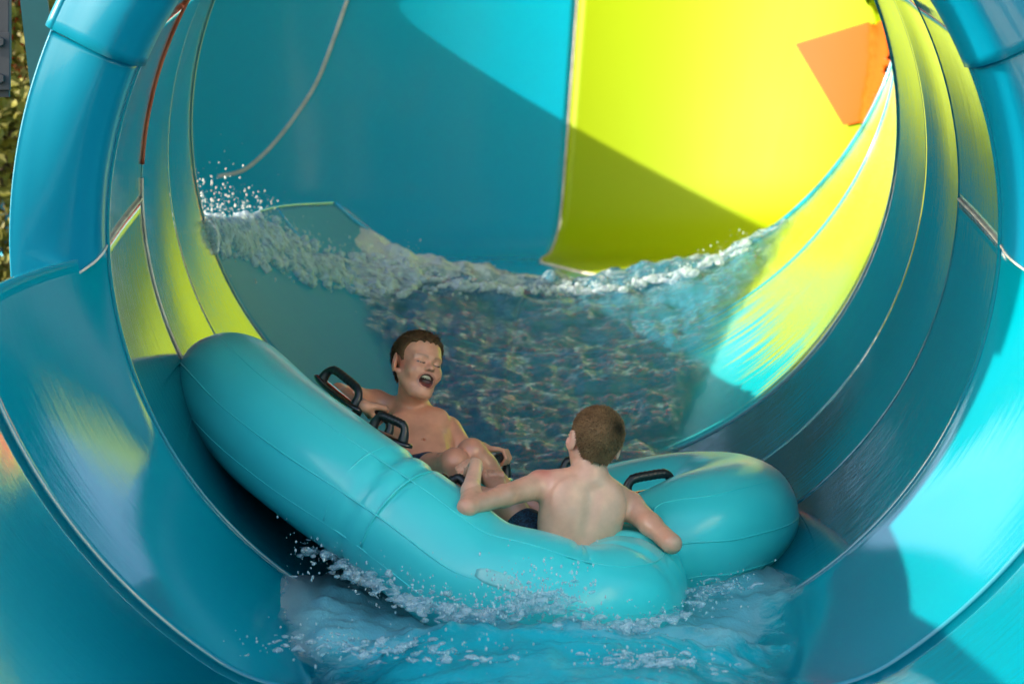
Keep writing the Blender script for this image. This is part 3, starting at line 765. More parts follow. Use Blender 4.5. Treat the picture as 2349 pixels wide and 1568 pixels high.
# ------------------------------------------------------------------ people: smooth implicit bodies meshed in one piece
class Body:
    def __init__(s, lo, hi, h):
        s.lo = np.array(lo, float); s.h = h
        s.n = np.ceil((np.array(hi) - s.lo) / h).astype(int) + 1
        s.d = np.full(s.n, 0.5, np.float32); s.t0 = s.n.copy(); s.t1 = np.zeros(3, int)
    def sub(s, lo, hi):
        a = np.clip(np.floor((np.array(lo) - s.lo) / s.h).astype(int), 0, s.n); b = np.clip(np.ceil((np.array(hi) - s.lo) / s.h).astype(int) + 1, 0, s.n)
        s.t0 = np.minimum(s.t0, a); s.t1 = np.maximum(s.t1, b)
        sl = tuple(slice(a[i], b[i]) for i in range(3))
        ax = [(s.lo[i] + np.arange(a[i], b[i]) * s.h).astype(np.float32) for i in range(3)]
        return sl, ax[0][:, None, None], ax[1][None, :, None], ax[2][None, None, :]
    def comb(s, sl, v, k, op):
        a = s.d[sl]
        if op == 'add':
            if k <= 0: s.d[sl] = np.minimum(a, v); return
            h = np.clip(0.5 + 0.5 * (a - v) / k, 0, 1); s.d[sl] = a * (1 - h) + v * h - k * h * (1 - h)
        else:
            h = np.clip(0.5 - 0.5 * (a + v) / k, 0, 1); s.d[sl] = a * (1 - h) - v * h + k * h * (1 - h)
    def cone(s, a, b, ra, rb, k=0.02, op='add'):
        a = np.array(a, float); b = np.array(b, float); m = max(ra, rb) + k + 0.03
        sl, X, Y, Z = s.sub(np.minimum(a, b) - m, np.maximum(a, b) + m)
        ab = b - a; L2 = max(1e-9, ab @ ab)
        t = np.clip(((X - a[0]) * ab[0] + (Y - a[1]) * ab[1] + (Z - a[2]) * ab[2]) / L2, 0, 1)
        v = np.sqrt((X - a[0] - t * ab[0]) ** 2 + (Y - a[1] - t * ab[1]) ** 2 + (Z - a[2] - t * ab[2]) ** 2) - (ra + (rb - ra) * t)
        s.comb(sl, v.astype(np.float32), k, op)
    def ell(s, c, r, k=0.02, fr=None, op='add'):
        """fr: 3x3 rows = local axes in world"""
        c = np.array(c, float); r = np.array(r, float); m = r.max() + k + 0.03
        sl, X, Y, Z = s.sub(c - m, c + m)
        X = X - c[0]; Y = Y - c[1]; Z = Z - c[2]
        if fr is None: x, y, z = X, Y, Z
        else: x, y, z = (X * fr[i][0] + Y * fr[i][1] + Z * fr[i][2] for i in range(3))
        k0 = np.sqrt((x / r[0]) ** 2 + (y / r[1]) ** 2 + (z / r[2]) ** 2); k1 = np.sqrt((x / r[0] ** 2) ** 2 + (y / r[1] ** 2) ** 2 + (z / r[2] ** 2) ** 2) + 1e-6
        s.comb(sl, (k0 * (k0 - 1) / k1).astype(np.float32), k, op)
    def chain(s, pts, rad, k=0.02):
        for i in range(len(pts) - 1): s.cone(pts[i], pts[i + 1], rad[i], rad[i + 1], k)
    def copy_empty(s):
        o = Body.__new__(Body); o.lo, o.h, o.n = s.lo, s.h, s.n; o.d = np.full(s.n, 0.5, np.float32); o.t0 = s.n.copy(); o.t1 = np.zeros(3, int); return o
    def join(s, o, k):
        sl = tuple(slice(o.t0[i], o.t1[i]) for i in range(3)); s.t0 = np.minimum(s.t0, o.t0); s.t1 = np.maximum(s.t1, o.t1); s.comb(sl, o.d[sl], k, 'add')
    def mesh(s, relax=2):
        d = s.d[tuple(slice(s.t0[i], s.t1[i]) for i in range(3))]; lo_ = s.lo + s.t0 * s.h; sg = d < 0
        c = [sg[i:sg.shape[0] - 1 + i, j:sg.shape[1] - 1 + j, k:sg.shape[2] - 1 + k] for i in (0, 1) for j in (0, 1) for k in (0, 1)]
        cnt = sum(x.astype(np.int8) for x in c); act = (cnt > 0) & (cnt < 8)
        ijk = np.argwhere(act); vid = np.full(act.shape, -1, np.int32); vid[act] = np.arange(len(ijk))
        acc = np.zeros((len(ijk), 3)); num = np.zeros(len(ijk))
        offs = [(i, j, k) for i in (0, 1) for j in (0, 1) for k in (0, 1)]
        for a in range(8):
            for b in range(a + 1, 8):
                if sum(abs(offs[a][q] - offs[b][q]) for q in range(3)) != 1: continue
                pa = ijk + offs[a]; pb = ijk + offs[b]
                va = d[pa[:, 0], pa[:, 1], pa[:, 2]].astype(float); vb = d[pb[:, 0], pb[:, 1], pb[:, 2]].astype(float)
                m = (va < 0) != (vb < 0); t = va / np.where(np.abs(va - vb) < 1e-9, 1, va - vb)
                p = pa + (pb - pa) * t[:, None]; acc[m] += p[m]; num[m] += 1
        V = acc / num[:, None] * s.h + lo_
        Fq = []
        for ax in range(3):
            u, w = [q for q in range(3) if q != ax]
            sl0 = [slice(None)] * 3; sl1 = [slice(None)] * 3; sl0[ax] = slice(0, -1); sl1[ax] = slice(1, None)
            s0, s1 = sg[tuple(sl0)], sg[tuple(sl1)]
            e = np.argwhere(s0 != s1)
            ok = (e[:, u] > 0) & (e[:, w] > 0) & (e[:, u] < d.shape[u] - 1) & (e[:, w] < d.shape[w] - 1); e = e[ok]
            q = []
            for du, dw in ((-1, -1), (0, -1), (0, 0), (-1, 0)):
                p = e.copy(); p[:, u] += du; p[:, w] += dw; q.append(vid[p[:, 0], p[:, 1], p[:, 2]])
            q = np.stack(q, 1); ins = s0[e[:, 0], e[:, 1], e[:, 2]]
            if ax == 1: ins = ~ins
            q[~ins] = q[~ins][:, ::-1]; Fq.append(q)
        Fq = np.concatenate(Fq); Fq = Fq[(Fq >= 0).all(1)]
        for it in range(relax):
            S = np.zeros_like(V); N = np.zeros(len(V))
            for a, b in ((0, 1), (1, 2), (2, 3), (3, 0)):
                np.add.at(S, Fq[:, a], V[Fq[:, b]]); np.add.at(N, Fq[:, a], 1); np.add.at(S, Fq[:, b], V[Fq[:, a]]); np.add.at(N, Fq[:, b], 1)
            V = V + 0.5 * (S / np.maximum(N, 1)[:, None] - V)
        return V, Fq

def np_mesh(name, V, Fq):
    me = bpy.data.meshes.new(name)
    me.vertices.add(len(V)); me.vertices.foreach_set('co', V.astype(np.float32).ravel())
    me.loops.add(Fq.size); me.loops.foreach_set('vertex_index', Fq.astype(np.int32).ravel())
    me.polygons.add(len(Fq)); me.polygons.foreach_set('loop_start', np.arange(len(Fq), dtype=np.int32) * 4); me.polygons.foreach_set('loop_total', np.full(len(Fq), 4, np.int32))
    me.update(calc_edges=True); me.validate()
    return me

def col_attr(me, rgb):
    a = me.color_attributes.new('Col', 'FLOAT_COLOR', 'POINT')
    a.data.foreach_set('color', np.concatenate([rgb, np.ones((len(rgb), 1))], 1).astype(np.float32).ravel())

# skin, hair, cloth
t = NT('skin'); vc = t.new('ShaderNodeVertexColor'); vc.layer_name = 'Col'
n1 = t.noise(t.coords('Object'), 18, 5); n2 = t.noise(t.coords('Object'), 160, 3); n3 = t.noise(t.coords('Object'), 26, 4, 0.6, 0.5)
mul = t.new('ShaderNodeMix', data_type='RGBA', blend_type='MULTIPLY'); mul.inputs[0].default_value = 1.0
t.l.new(vc.outputs['Color'], mul.inputs[6]); t.l.new(t.ramp(n1, [(0.3, (0.90, 0.86, 0.85)), (0.7, (1.06, 1.05, 1.04))]), mul.inputs[7])
wet = t.ramp(n3, [(0.50, (0, 0, 0)), (0.60, (1, 1, 1))])
t.set(Base_Color=mul.outputs[2], Roughness=0.40, Subsurface_Weight=0.12, Subsurface_Scale=0.012, Coat_Weight=t.math('ADD', t.math('MULTIPLY', wet, 0.6), 0.15), Coat_Roughness=0.10)
t.b.inputs['Subsurface Radius'].default_value = (1.0, 0.35, 0.2)
t.bump(t.math('ADD', t.math('MULTIPLY', n2, 0.3), t.math('MULTIPLY', wet, 0.2)), 0.10, 0.004); M['skin'] = t.m
t = NT('hair'); vc = t.new('ShaderNodeVertexColor'); vc.layer_name = 'Col'; t.set(Base_Color=vc.outputs['Color'], Roughness=0.6, Specular_IOR_Level=0.15); M['hair'] = t.m
t = NT('swim_cloth'); w1 = t.noise(t.coords('Object', (1, 1, 3)), 55, 5, 0.7, 1.5)
t.set(Base_Color=t.ramp(w1, [(0.42, (0.004, 0.008, 0.02)), (0.55, (0.008, 0.05, 0.12)), (0.68, (0.02, 0.16, 0.30))]), Roughness=0.6); t.bump(w1, 0.3, 0.004); M['cloth'] = t.m
t = NT('teeth'); t.set(Base_Color=(0.72, 0.66, 0.50), Roughness=0.25); M['teeth'] = t.m

def frame(yaw, pitch, roll, face):
    """head frame. face=-1 looks at the camera, +1 looks away. rows: own left, forward, up"""
    f = Vector((math.sin(R(yaw)), face * math.cos(R(yaw)), 0)); up = Vector((0, 0, 1)); lf = up.cross(f)
    q = Quaternion(lf, R(-pitch)); f = q @ f; up = q @ up
    q = Quaternion(f, R(roll)); lf = q @ lf; up = q @ up
    return np.array([tuple(lf), tuple(f), tuple(up)])

class Head:
    def __init__(s, c, fr, sc=1.0): s.c = np.array(c, float); s.fr = fr; s.sc = sc
    def w(s, x, y, z): return s.c + (s.fr[0] * x + s.fr[1] * y + s.fr[2] * z) * s.sc
    def loc(s, V): return ((V - s.c) @ s.fr.T) / s.sc

def build_head(B, H, mouth, neck):
    w, fr, k = H.w, H.fr, H.sc
    G = B.copy_empty()
    E = lambda c, r, kk, op='add', f=fr: G.ell(w(*c), np.array(r) * k, kk, f, op)
    C = lambda a, b, ra, rb, kk, op='add': G.cone(w(*a), w(*b), ra * k, rb * k, kk, op)
    E((0, -0.014, 0.030), (0.073, 0.090, 0.080), 0.01)
    E((0, 0.020, 0.030), (0.064, 0.066, 0.066), 0.02)
    E((0, 0.026, -0.036), (0.060, 0.056, 0.068), 0.02)
    jaw = -0.016 if mouth else 0.0
    E((0, 0.040, -0.070 + jaw), (0.038, 0.042, 0.034), 0.025)
    C((-0.012, 0.064, -0.092 + jaw), (0.012, 0.064, -0.092 + jaw), 0.016, 0.016, 0.02)
    for sx in (-1, 1):
        E((sx * 0.036, 0.057, -0.032), (0.028, 0.024, 0.028), 0.030)
        C((sx * 0.050, 0.0, -0.045), (sx * 0.027, 0.045, -0.085 + jaw), 0.020, 0.016, 0.025)
        C((sx * 0.010, 0.080, 0.017), (sx * 0.046, 0.064, 0.017), 0.007, 0.006, 0.020)
    # eye sockets, closed lids
    for sx in (-1, 1):
        E((sx * 0.031, 0.092, 0.000), (0.017, 0.014, 0.010), 0.010, 'sub')
        E((sx * 0.031, 0.070, -0.002), (0.0165, 0.0125, 0.0115), 0.004)
    # nose
    C((0, 0.078, 0.006), (0, 0.094, -0.020), 0.0070, 0.0100, 0.010)
    E((0, 0.099, -0.023), (0.0115, 0.010, 0.009), 0.006)
    for sx in (-1, 1):
        E((sx * 0.0125, 0.088, -0.026), (0.0075, 0.010, 0.007), 0.005)
        E((sx * 0.0065, 0.098, -0.0315), (0.0030, 0.0045, 0.0035), 0.002, 'sub')
    # mouth
    if mouth:
        for a0 in range(12):
            a, b = 2 * math.pi * a0 / 12, 2 * math.pi * (a0 + 1) / 12
            pt = lambda q: (0.029 * math.cos(q), 0.0775 - 0.012 * abs(math.cos(q)) ** 2, -0.064 + 0.022 * math.sin(q) * (1 if math.sin(q) > 0 else 1.05))
            C(pt(a), pt(b), 0.0062, 0.0062, 0.006)
        E((0, 0.085, -0.064), (0.0260, 0.030, 0.0195), 0.004, 'sub')
        pass
    else:
        C((-0.02, 0.076, -0.060), (0.02, 0.076, -0.060), 0.006, 0.006, 0.008)
        C((-0.018, 0.078, -0.070), (0.018, 0.078, -0.070), 0.006, 0.006, 0.008)
    # ears
    for sx in (-1, 1):
        er = np.array([fr[0] * 0.86 * sx + fr[1] * -0.50, fr[1] * 0.86 + fr[0] * sx * 0.50, fr[2]])
        E((sx * 0.083, -0.010, -0.010), (0.0085, 0.023, 0.034), 0.006, 'add', er)
        E((sx * 0.090, -0.003, -0.005), (0.006, 0.012, 0.020), 0.004, 'sub', er)
        E((sx * 0.073, 0.002, -0.038), (0.007, 0.010, 0.010), 0.006)
    # neck
    n0 = np.array(neck, float)
    G.cone(w(0, -0.018, -0.055), n0, 0.046 * k, 0.052 * k, 0.025)
    G.cone(w(0, 0.012, -0.070), n0, 0.036 * k, 0.044 * k, 0.025)
    return G

def grip_hand(B, G, axis, wdir, s, sc=1.0, rg=0.0155):
    """fist closed round a bar at G; returns wrist"""
    G = np.array(G, float); A = np.array(axis, float); A /= np.linalg.norm(A)
    W = np.array(wdir, float); W -= A * (W @ A); W /= np.linalg.norm(W); N = np.cross(A, W) * s
    def at(phi, rho, off): return G + (W * math.cos(R(phi)) + N * math.sin(R(phi))) * rho * sc + A * off * sc
    D = B.copy_empty(); fr_ = 0.0082 * sc
    wrist = at(14, 0.095, -0.004)
    for i, o in enumerate((-0.026, -0.009, 0.009, 0.026)):
        ln = (0.90, 1.0, 1.04, 0.98)[i]
        kn = at(48, 0.040, o * 1.05); pip = at(48 + 62 * ln, 0.0335, o); dip = at(48 + 128 * ln, 0.028, o * 0.96); tip = at(48 + 178 * ln, 0.026, o * 0.94)
        D.cone(kn, pip, fr_ * 1.12, fr_ * 1.05, 0.003); D.cone(pip, dip, fr_ * 1.02, fr_ * 0.95, 0.003); D.cone(dip, tip, fr_ * 0.95, fr_ * 0.85, 0.003)
    Pm = B.copy_empty()
    for i, o in enumerate((-0.026, -0.009, 0.009, 0.026)):
        Pm.cone(at(14, 0.088, o * 0.55), at(48, 0.040, o * 1.05), 0.0135 * sc, 0.0105 * sc, 0.012)
    th0 = at(0, 0.075, 0.020); th1 = at(-38, 0.040, 0.034); th2 = at(-100, 0.029, 0.022); th3 = at(-150, 0.026, 0.006)
    Pm.cone(th0, th1, 0.0135 * sc, 0.0105 * sc, 0.012); D.cone(th1, th2, 0.0098 * sc, 0.0085 * sc, 0.003); D.cone(th2, th3, 0.0085 * sc, 0.0075 * sc, 0.003)
    D.join(Pm, 0.006)
    B.join(D, 0.004)
    return wrist

def foot(B, heel, ball, up, inner, sc=1.0):
    """inner: direction towards the big toe"""
    heel, ball, up, inner = (np.array(q, float) for q in (heel, ball, up, inner))
    D = B.copy_empty(); fw = ball - heel; L = np.linalg.norm(fw); fw /= L
    inner = inner - fw * (inner @ fw); inner /= np.linalg.norm(inner); up = np.cross(fw, inner); up *= np.sign(up @ np.array((0, -1, 1.0)))
    D.cone(heel, heel + fw * 0.04, 0.028 * sc, 0.028 * sc, 0.02)
    for o, r_ in ((0.022, 0.017), (0.006, 0.017), (-0.010, 0.015), (-0.024, 0.013)):
        D.cone(heel + fw * 0.04 + up * 0.016 + inner * o * 0.4, ball + inner * o, 0.024 * sc, r_ * sc, 0.016)
    T = B.copy_empty()
    for i, (o, ln, r_) in enumerate(((0.027, 0.040, 0.0125), (0.009, 0.040, 0.0088), (-0.005, 0.036, 0.0082), (-0.018, 0.031, 0.0078), (-0.030, 0.025, 0.0075))):
        a = ball + inner * o + fw * 0.004; b = a + fw * ln * 0.6 + up * 0.007 + inner * o * 0.10; c_ = a + fw * ln + inner * o * 0.12 + up * 0.002
        T.cone(a, b, r_, r_, 0.003); T.cone(b, c_, r_, r_ * 1.05, 0.003)
    D.join(T, 0.004); B.join(D, 0.012)

def v3(u, v, d): return np.array(P(u, v, d), float)

def hair_mesh(H, hairline, thick, seed, whorl, col, tuft=None, n_str=5200):
    """short cropped hair: a cap over the skull with thousands of fine tufts"""
    lo = H.c - 0.16; hi = H.c + 0.16
    B = Body(lo, hi, 0.0028); k = H.sc
    B.ell(H.w(0, -0.014, 0.030), np.array((0.073, 0.090, 0.080)) * k + thick, 0.01, H.fr)
    B.ell(H.w(0, 0.020, 0.030), np.array((0.064, 0.066, 0.066)) * k + thick, 0.02, H.fr)
    B.ell(H.w(0, -0.030, -0.045), np.array((0.048, 0.050, 0.050)) * k + thick * 0.4, 0.03, H.fr)
    V, Fq = B.mesh(2)
    L = H.loc(V); keep = hairline(L)
    fk = keep[Fq].all(1); used = np.unique(Fq[fk]); mp = np.full(len(V), -1); mp[used] = np.arange(len(used))
    V2 = V[used]; F2 = mp[Fq[fk]]; L2 = L[used]
    cen = H.w(0, -0.01, 0.02)
    rng = np.random.RandomState(seed)
    nrm = V2 - cen; nrm /= np.linalg.norm(nrm, axis=1)[:, None]
    # edge of the cap sinks into the scalp
    bd = np.zeros(len(V2), bool)
    ec = {}
    for q in F2:
        for a, b in ((0, 1), (1, 2), (2, 3), (3, 0)):
            e = (min(q[a], q[b]), max(q[a], q[b])); ec[e] = ec.get(e, 0) + 1
    for e, c_ in ec.items():
        if c_ == 1: bd[e[0]] = bd[e[1]] = True
    V2 = V2 + nrm * (rng.rand(len(V2), 1) - 0.6) * 0.0022
    V2[bd] -= nrm[bd] * (thick + 0.004)
    base = np.array(col)
    tone = np.array([mnoise.noise(Vector(p * 30)) for p in L2])
    C2 = base[None] * (1.0 + 0.35 * tone[:, None])
    wl_ = np.exp(-(np.linalg.norm(L2 - np.array(whorl), axis=1) / 0.033) ** 2)
    C2 = C2 * (1 - 0.86 * wl_[:, None])
    # tufts
    idx = rng.choice(np.where(~bd)[0], n_str)
    tv, tf, tc = [], [], []
    base_n = len(V2)
    for j, i in enumerate(idx):
        p = V2[i]; n_ = nrm[i]
        away = L2[i] - np.array(whorl); g = H.fr.T @ away; g -= n_ * (g @ n_); g /= (np.linalg.norm(g) + 1e-6)
        r_ = rng.randn(3) * 0.35; dr = n_ * 0.45 + g * 0.9 + r_; dr /= np.linalg.norm(dr)
        ln = thick * (0.6 + 0.7 * rng.rand())
        if tuft is not None:
            tt = math.exp(-(np.linalg.norm(L2[i] - np.array(tuft)) / 0.014) ** 2)
            if tt > 0.3: ln *= 1 + 1.6 * tt; dr = dr * (1 - tt) + (n_ * 0.8 + H.fr[2] * 0.7 + H.fr[0] * 0.2 + r_ * 0.4) * tt; dr /= np.linalg.norm(dr)
        sd = np.cross(dr, n_); sd /= (np.linalg.norm(sd) + 1e-6); wd = 0.0014
        q = base_n + len(tv)
        tv += [p - sd * wd - n_ * 0.001, p + sd * wd - n_ * 0.001, p + dr * ln]
        tf.append((q, q + 1, q + 2)); cc = C2[i] * (0.45 + 1.2 * rng.rand()); tc += [cc * 0.8, cc * 0.8, cc * 1.15]
    me = bpy.data.meshes.new('hair')
    me.from_pydata([tuple(x) for x in np.vstack([V2, np.array(tv)])], [], [tuple(int(z) for z in q) for q in F2] + tf)
    me.update(); col_attr(me, np.vstack([C2, np.array(tc)]))
    return me

def person(name, loc, label, B, H, skin_fn, hair, cloth, extra=None):
    V, Fq = B.mesh(2)
    root = empty(name, loc); tag(root, label, 'person')
    me = np_mesh('body', V, Fq); col_attr(me, skin_fn(V)); link('body', me, M['skin'], root)
    link('hair', hair, M['hair'], root)
    return root

def blob(V, c, r): return np.exp(-(np.linalg.norm(V - np.array(c), axis=1) / r) ** 2)[:, None]

HS = 0.0031
# ---- the boy facing the camera
fr1 = frame(33, 6, -14, -1)
H1 = Head(P(957, 836, 10.10), fr1, 1.08)
B = Body((-0.80, 9.22, -0.86), (0.14, 10.62, 0.10), HS)
nk = v3(945, 938, 10.19); pel = v3(985, 1110, 9.98); shR = v3(862, 922, 10.22); shL = v3(1030, 985, 10.16)
T = B.copy_empty()
ax = nk - pel; ax /= np.linalg.norm(ax); lr = shL - shR; lr -= ax * (lr @ ax); lr /= np.linalg.norm(lr); fw = np.cross(lr, ax); fw *= np.sign(-fw[1])
frT = np.array([lr, fw, ax])
ch = pel + (nk - pel) * 0.64
T.ell(ch, (0.125, 0.082, 0.125), 0.03, frT); T.ell(pel + ax * 0.14, (0.112, 0.080, 0.10), 0.05, frT); T.ell(pel + ax * 0.02, (0.125, 0.09, 0.10), 0.05, frT)
T.cone(shR - ax * 0.005 + lr * 0.01, nk - ax * 0.02, 0.040, 0.044, 0.04); T.cone(shL - ax * 0.005 - lr * 0.01, nk - ax * 0.02, 0.040, 0.044, 0.04)
for s_ in (-1, 1):
    T.ell(ch + lr * s_ * 0.058 + fw * 0.050 + ax * 0.035, (0.058, 0.030, 0.042), 0.03, frT)
    T.cone(nk + fw * 0.035 + lr * s_ * 0.012 - ax * 0.01, (shR if s_ < 0 else shL) + ax * 0.022 + fw * 0.018, 0.010, 0.009, 0.02)
T.ell(pel + ax * 0.12 + fw * 0.055, (0.07, 0.03, 0.07), 0.04, frT)
T.ell(pel + ax * 0.135 + fw * 0.088, (0.006, 0.008, 0.007), 0.004, frT, 'sub')
B.join(T, 0.0)
B.join(build_head(B, H1, True, nk), 0.03)
# arms
gb, axb, upb = HND['b']
elR = v3(776, 899, 10.10)
A_ = B.copy_empty(); wr = grip_hand(A_, tuple(gb), tuple(axb), (-0.75, 0.35, 0.55), 1, 0.92)
A_.chain([shR, shR * 0.45 + elR * 0.55, elR], [0.046, 0.036, 0.031], 0.02); A_.chain([elR, elR * 0.65 + wr * 0.35, wr], [0.030, 0.030, 0.021], 0.02)
B.join(A_, 0.02)
ge, axe, upe = HND['e']
elL = v3(1092, 1072, 10.08)
A_ = B.copy_empty(); wr = grip_hand(A_, tuple(ge), tuple(-axe), (-0.55, 0.55, 0.1), -1, 0.92)
A_.chain([shL, shL * 0.45 + elL * 0.55, elL], [0.047, 0.038, 0.032], 0.02); A_.chain([elL, elL * 0.6 + wr * 0.4, wr], [0.031, 0.030, 0.021], 0.02)
B.join(A_, 0.02)
# legs
hR, kR, aR = v3(945, 1098, 9.95), v3(1042, 1064, 9.70), v3(1092, 1170, 9.74)
hL, kL, aL = v3(1010, 1118, 9.97), v3(1080, 1042, 9.76), v3(1172, 1135, 9.80)
G1 = B.copy_empty(); G1.chain([hR, hR * 0.5 + kR * 0.5, kR], [0.074, 0.062, 0.050], 0.03); G1.ell(kR + np.array((0.004, -0.008, 0.012)), (0.040, 0.040, 0.040), 0.02); G1.chain([kR, kR * 0.7 + aR * 0.3, aR], [0.046, 0.047, 0.030], 0.03)
G2 = B.copy_empty(); G2.chain([hL, hL * 0.5 + kL * 0.5, kL], [0.074, 0.062, 0.050], 0.03); G2.ell(kL + np.array((0.006, -0.006, 0.014)), (0.040, 0.040, 0.040), 0.02); G2.chain([kL, kL * 0.7 + aL * 0.3, aL], [0.046, 0.047, 0.030], 0.03)
foot(G1, aR + np.array((0.0, 0.02, -0.03)), aR + np.array((0.02, -0.10, -0.055)), (0, 0, 1), (1, 0, 0)); foot(G2, aL + np.array((0.0, 0.02, -0.03)), aL + np.array((0.02, -0.10, -0.055)), (0, 0, 1), (-1, 0, 0))
B.join(G1, 0.012); B.join(G2, 0.010)
pel1, frT1 = pel, frT
def skin1(V):
    c = np.tile(np.array((0.80, 0.37, 0.235)), (len(V), 1)); L = H1.loc(V)
    red = np.array((0.70, 0.21, 0.14))
    for q, r_ in ((shR, 0.07), (shL, 0.07), (kR, 0.05), (kL, 0.05)):
        m = 0.45 * blob(V, q + np.array((0, 0, 0.03)), r_); c = c * (1 - m) + red * m
    hd = (np.linalg.norm(L, axis=1) < 0.14)[:, None] * 1.0
    tan = np.array((0.88, 0.40, 0.255)); c = c * (1 - 0.65 * hd) + tan * 0.65 * hd
    for sx in (-1, 1):
        m = 0.40 * blob(L, (sx * 0.040, 0.075, -0.028), 0.022); c = c * (1 - m) + np.array((0.55, 0.19, 0.13)) * m
        m = 0.5 * blob(L, (sx * 0.078, -0.004, -0.012), 0.03); c = c * (1 - m) + np.array((0.52, 0.20, 0.14)) * m
        # lash line of the shut eye and the brow
        x, y, z = L[:, 0] - sx * 0.031, L[:, 1], L[:, 2]
        ll = ((np.abs(x) < 0.0155) & (y > 0.05) & (np.abs(z - (-0.0075 + 12 * x * x)) < 0.0021))[:, None]
        c = np.where(ll, np.array((0.07, 0.03, 0.02)), c)
        bm_ = np.exp(-((z - 0.019 + 6 * x * x + 0.12 * x * sx * -1) / 0.0035) ** 2) * (np.abs(x) < 0.019) * (y > 0.04); m = 0.5 * bm_[:, None]; c = c * (1 - m) + np.array((0.20, 0.10, 0.05)) * m
    e = np.sqrt((L[:, 0] / 0.033) ** 2 + ((L[:, 2] + 0.064) / 0.0270) ** 2); fr_ = (L[:, 1] > 0.04)
    lip = np.exp(-((e - 0.97) / 0.13) ** 2) * fr_; m = 0.75 * lip[:, None]; c = c * (1 - m) + np.array((0.46, 0.13, 0.10)) * m
    ins = ((e < 0.84) & fr_)[:, None]; c = np.where(ins, np.array((0.09, 0.020, 0.016)), c)
    tg = ((e < 0.8) & fr_ & (L[:, 2] < -0.070))[:, None]; c = np.where(tg, np.array((0.30, 0.09, 0.075)), c)
    for sx in (-1, 1):
        m = 0.8 * blob(L, (sx * 0.0068, 0.098, -0.032), 0.004); c = c * (1 - m) + np.array((0.08, 0.03, 0.02)) * m
    return c
def hl1(L):
    zmin = np.interp(L[:, 1], [-0.11, -0.06, -0.03, -0.012, 0.010, 0.022, 0.030, 0.050, 0.070, 0.11], [-0.070, -0.060, -0.030, 0.022, 0.012, -0.012, 0.040, 0.064, 0.070, 0.072])
    return L[:, 2] > zmin + 0.004 * np.sin(L[:, 0] * 260) + 10 * np.maximum(0, 0.02 - np.abs(L[:, 0])) * 0.0
hm = hair_mesh(H1, hl1, 0.010, 3, (0.01, -0.07, 0.085), (0.125, 0.068, 0.032), (0.030, 0.045, 0.098))
boy1 = person('person', Vector((-0.30, 9.95, -0.62)), 'laughing boy facing the camera, eyes shut, bare-chested with short brown hair', B, H1, skin1, hm, None)
# upper teeth
for i in range(7):
    a = (i - 3) * 0.0066; y = 0.0755 - 12 * a * a; wd = 0.0078 if i == 3 or i == 2 or i == 4 else 0.0066
    bm = bmesh.new(); bmesh.ops.create_cube(bm, size=1.0); bmesh.ops.bevel(bm, geom=bm.edges[:], offset=0.22, segments=2, affect='EDGES')
    hgt = 0.0135 if i in (2, 3, 4) else 0.0110
    for v_ in bm.verts:
        q = H1.w(a + v_.co.x * wd * 0.92, y + v_.co.y * 0.004, -0.0505 + v_.co.z * hgt); v_.co = Vector(q)
    me = bpy.data.meshes.new('tooth'); bm.to_mesh(me); bm.free(); link('tooth', me, M['teeth'], boy1)
# his swim shorts
S = Body((-0.62, 9.35, -0.80), (0.05, 10.15, -0.30), 0.004)
S.ell(pel1 + frT1[2] * 0.015, (0.135, 0.100, 0.085), 0.03, frT1)
S.chain([hR, hR * 0.62 + kR * 0.38], [0.086, 0.078], 0.03); S.chain([hL, hL * 0.62 + kL * 0.38], [0.086, 0.078], 0.03)
V, Fq = S.mesh(2); link('swim_shorts', np_mesh('swim_shorts', V, Fq), M['cloth'], boy1)

# ---- the boy seen from behind
fr2 = frame(-17, 6, 12, 1)
H2 = Head(P(1364, 1012, 9.27), fr2, 1.04)
B = Body((-0.26, 8.86, -0.92), (0.66, 10.02, -0.12), HS)
nk = v3(1350, 1096, 9.26); pel = v3(1308, 1305, 9.24); shL = v3(1236, 1112, 9.24); shR = v3(1446, 1162, 9.33)
ax = nk - pel; ax /= np.linalg.norm(ax); lr = shL - shR; lr -= ax * (lr @ ax); lr /= np.linalg.norm(lr); fw = np.cross(ax, lr); fw *= np.sign(fw[1])
frT = np.array([lr, fw, ax])
T = B.copy_empty()
ch = pel + (nk - pel) * 0.66
T.ell(ch, (0.146, 0.080, 0.125), 0.03, frT); T.ell(pel + ax * 0.12, (0.136, 0.076, 0.11), 0.06, frT); T.ell(pel, (0.140, 0.088, 0.10), 0.05, frT)
T.cone(shL + lr * -0.012, nk - ax * 0.022, 0.041, 0.042, 0.04); T.cone(shR + lr * 0.012, nk - ax * 0.022, 0.041, 0.042, 0.04)
for s_ in (-1, 1):
    T.ell(ch + lr * s_ * 0.075 - fw * 0.050 + ax * 0.025, (0.046, 0.024, 0.062), 0.05, frT)     # shoulder blades
    T.cone(nk - ax * 0.0 - fw * 0.02, (shL if s_ > 0 else shR) + ax * 0.012, 0.030, 0.030, 0.04)
    pass
T.cone(pel + ax * 0.03 - fw * 0.100, ch + ax * 0.07 - fw * 0.098, 0.012, 0.010, 0.034, 'sub')    # spine groove
T.ell(nk - fw * 0.040 - ax * 0.025, (0.012, 0.010, 0.012), 0.015, frT)
B.join(T, 0.0)
B.join(build_head(B, H2, False, nk), 0.03)
gd, axd, upd = HND['d']
elL = v3(1072, 1162, 8.98)
A_ = B.copy_empty(); wr = grip_hand(A_, tuple(gd), tuple(axd), (0.60, -0.60, 0.05), -1, 0.92)
A_.chain([shL, shL * 0.5 + elL * 0.5, elL], [0.046, 0.036, 0.030], 0.02); A_.ell(elL + np.array((-0.004, -0.006, -0.004)), (0.028, 0.028, 0.028), 0.012); A_.chain([elL, elL * 0.62 + wr * 0.38, wr], [0.029, 0.031, 0.021], 0.015)
B.join(A_, 0.02)
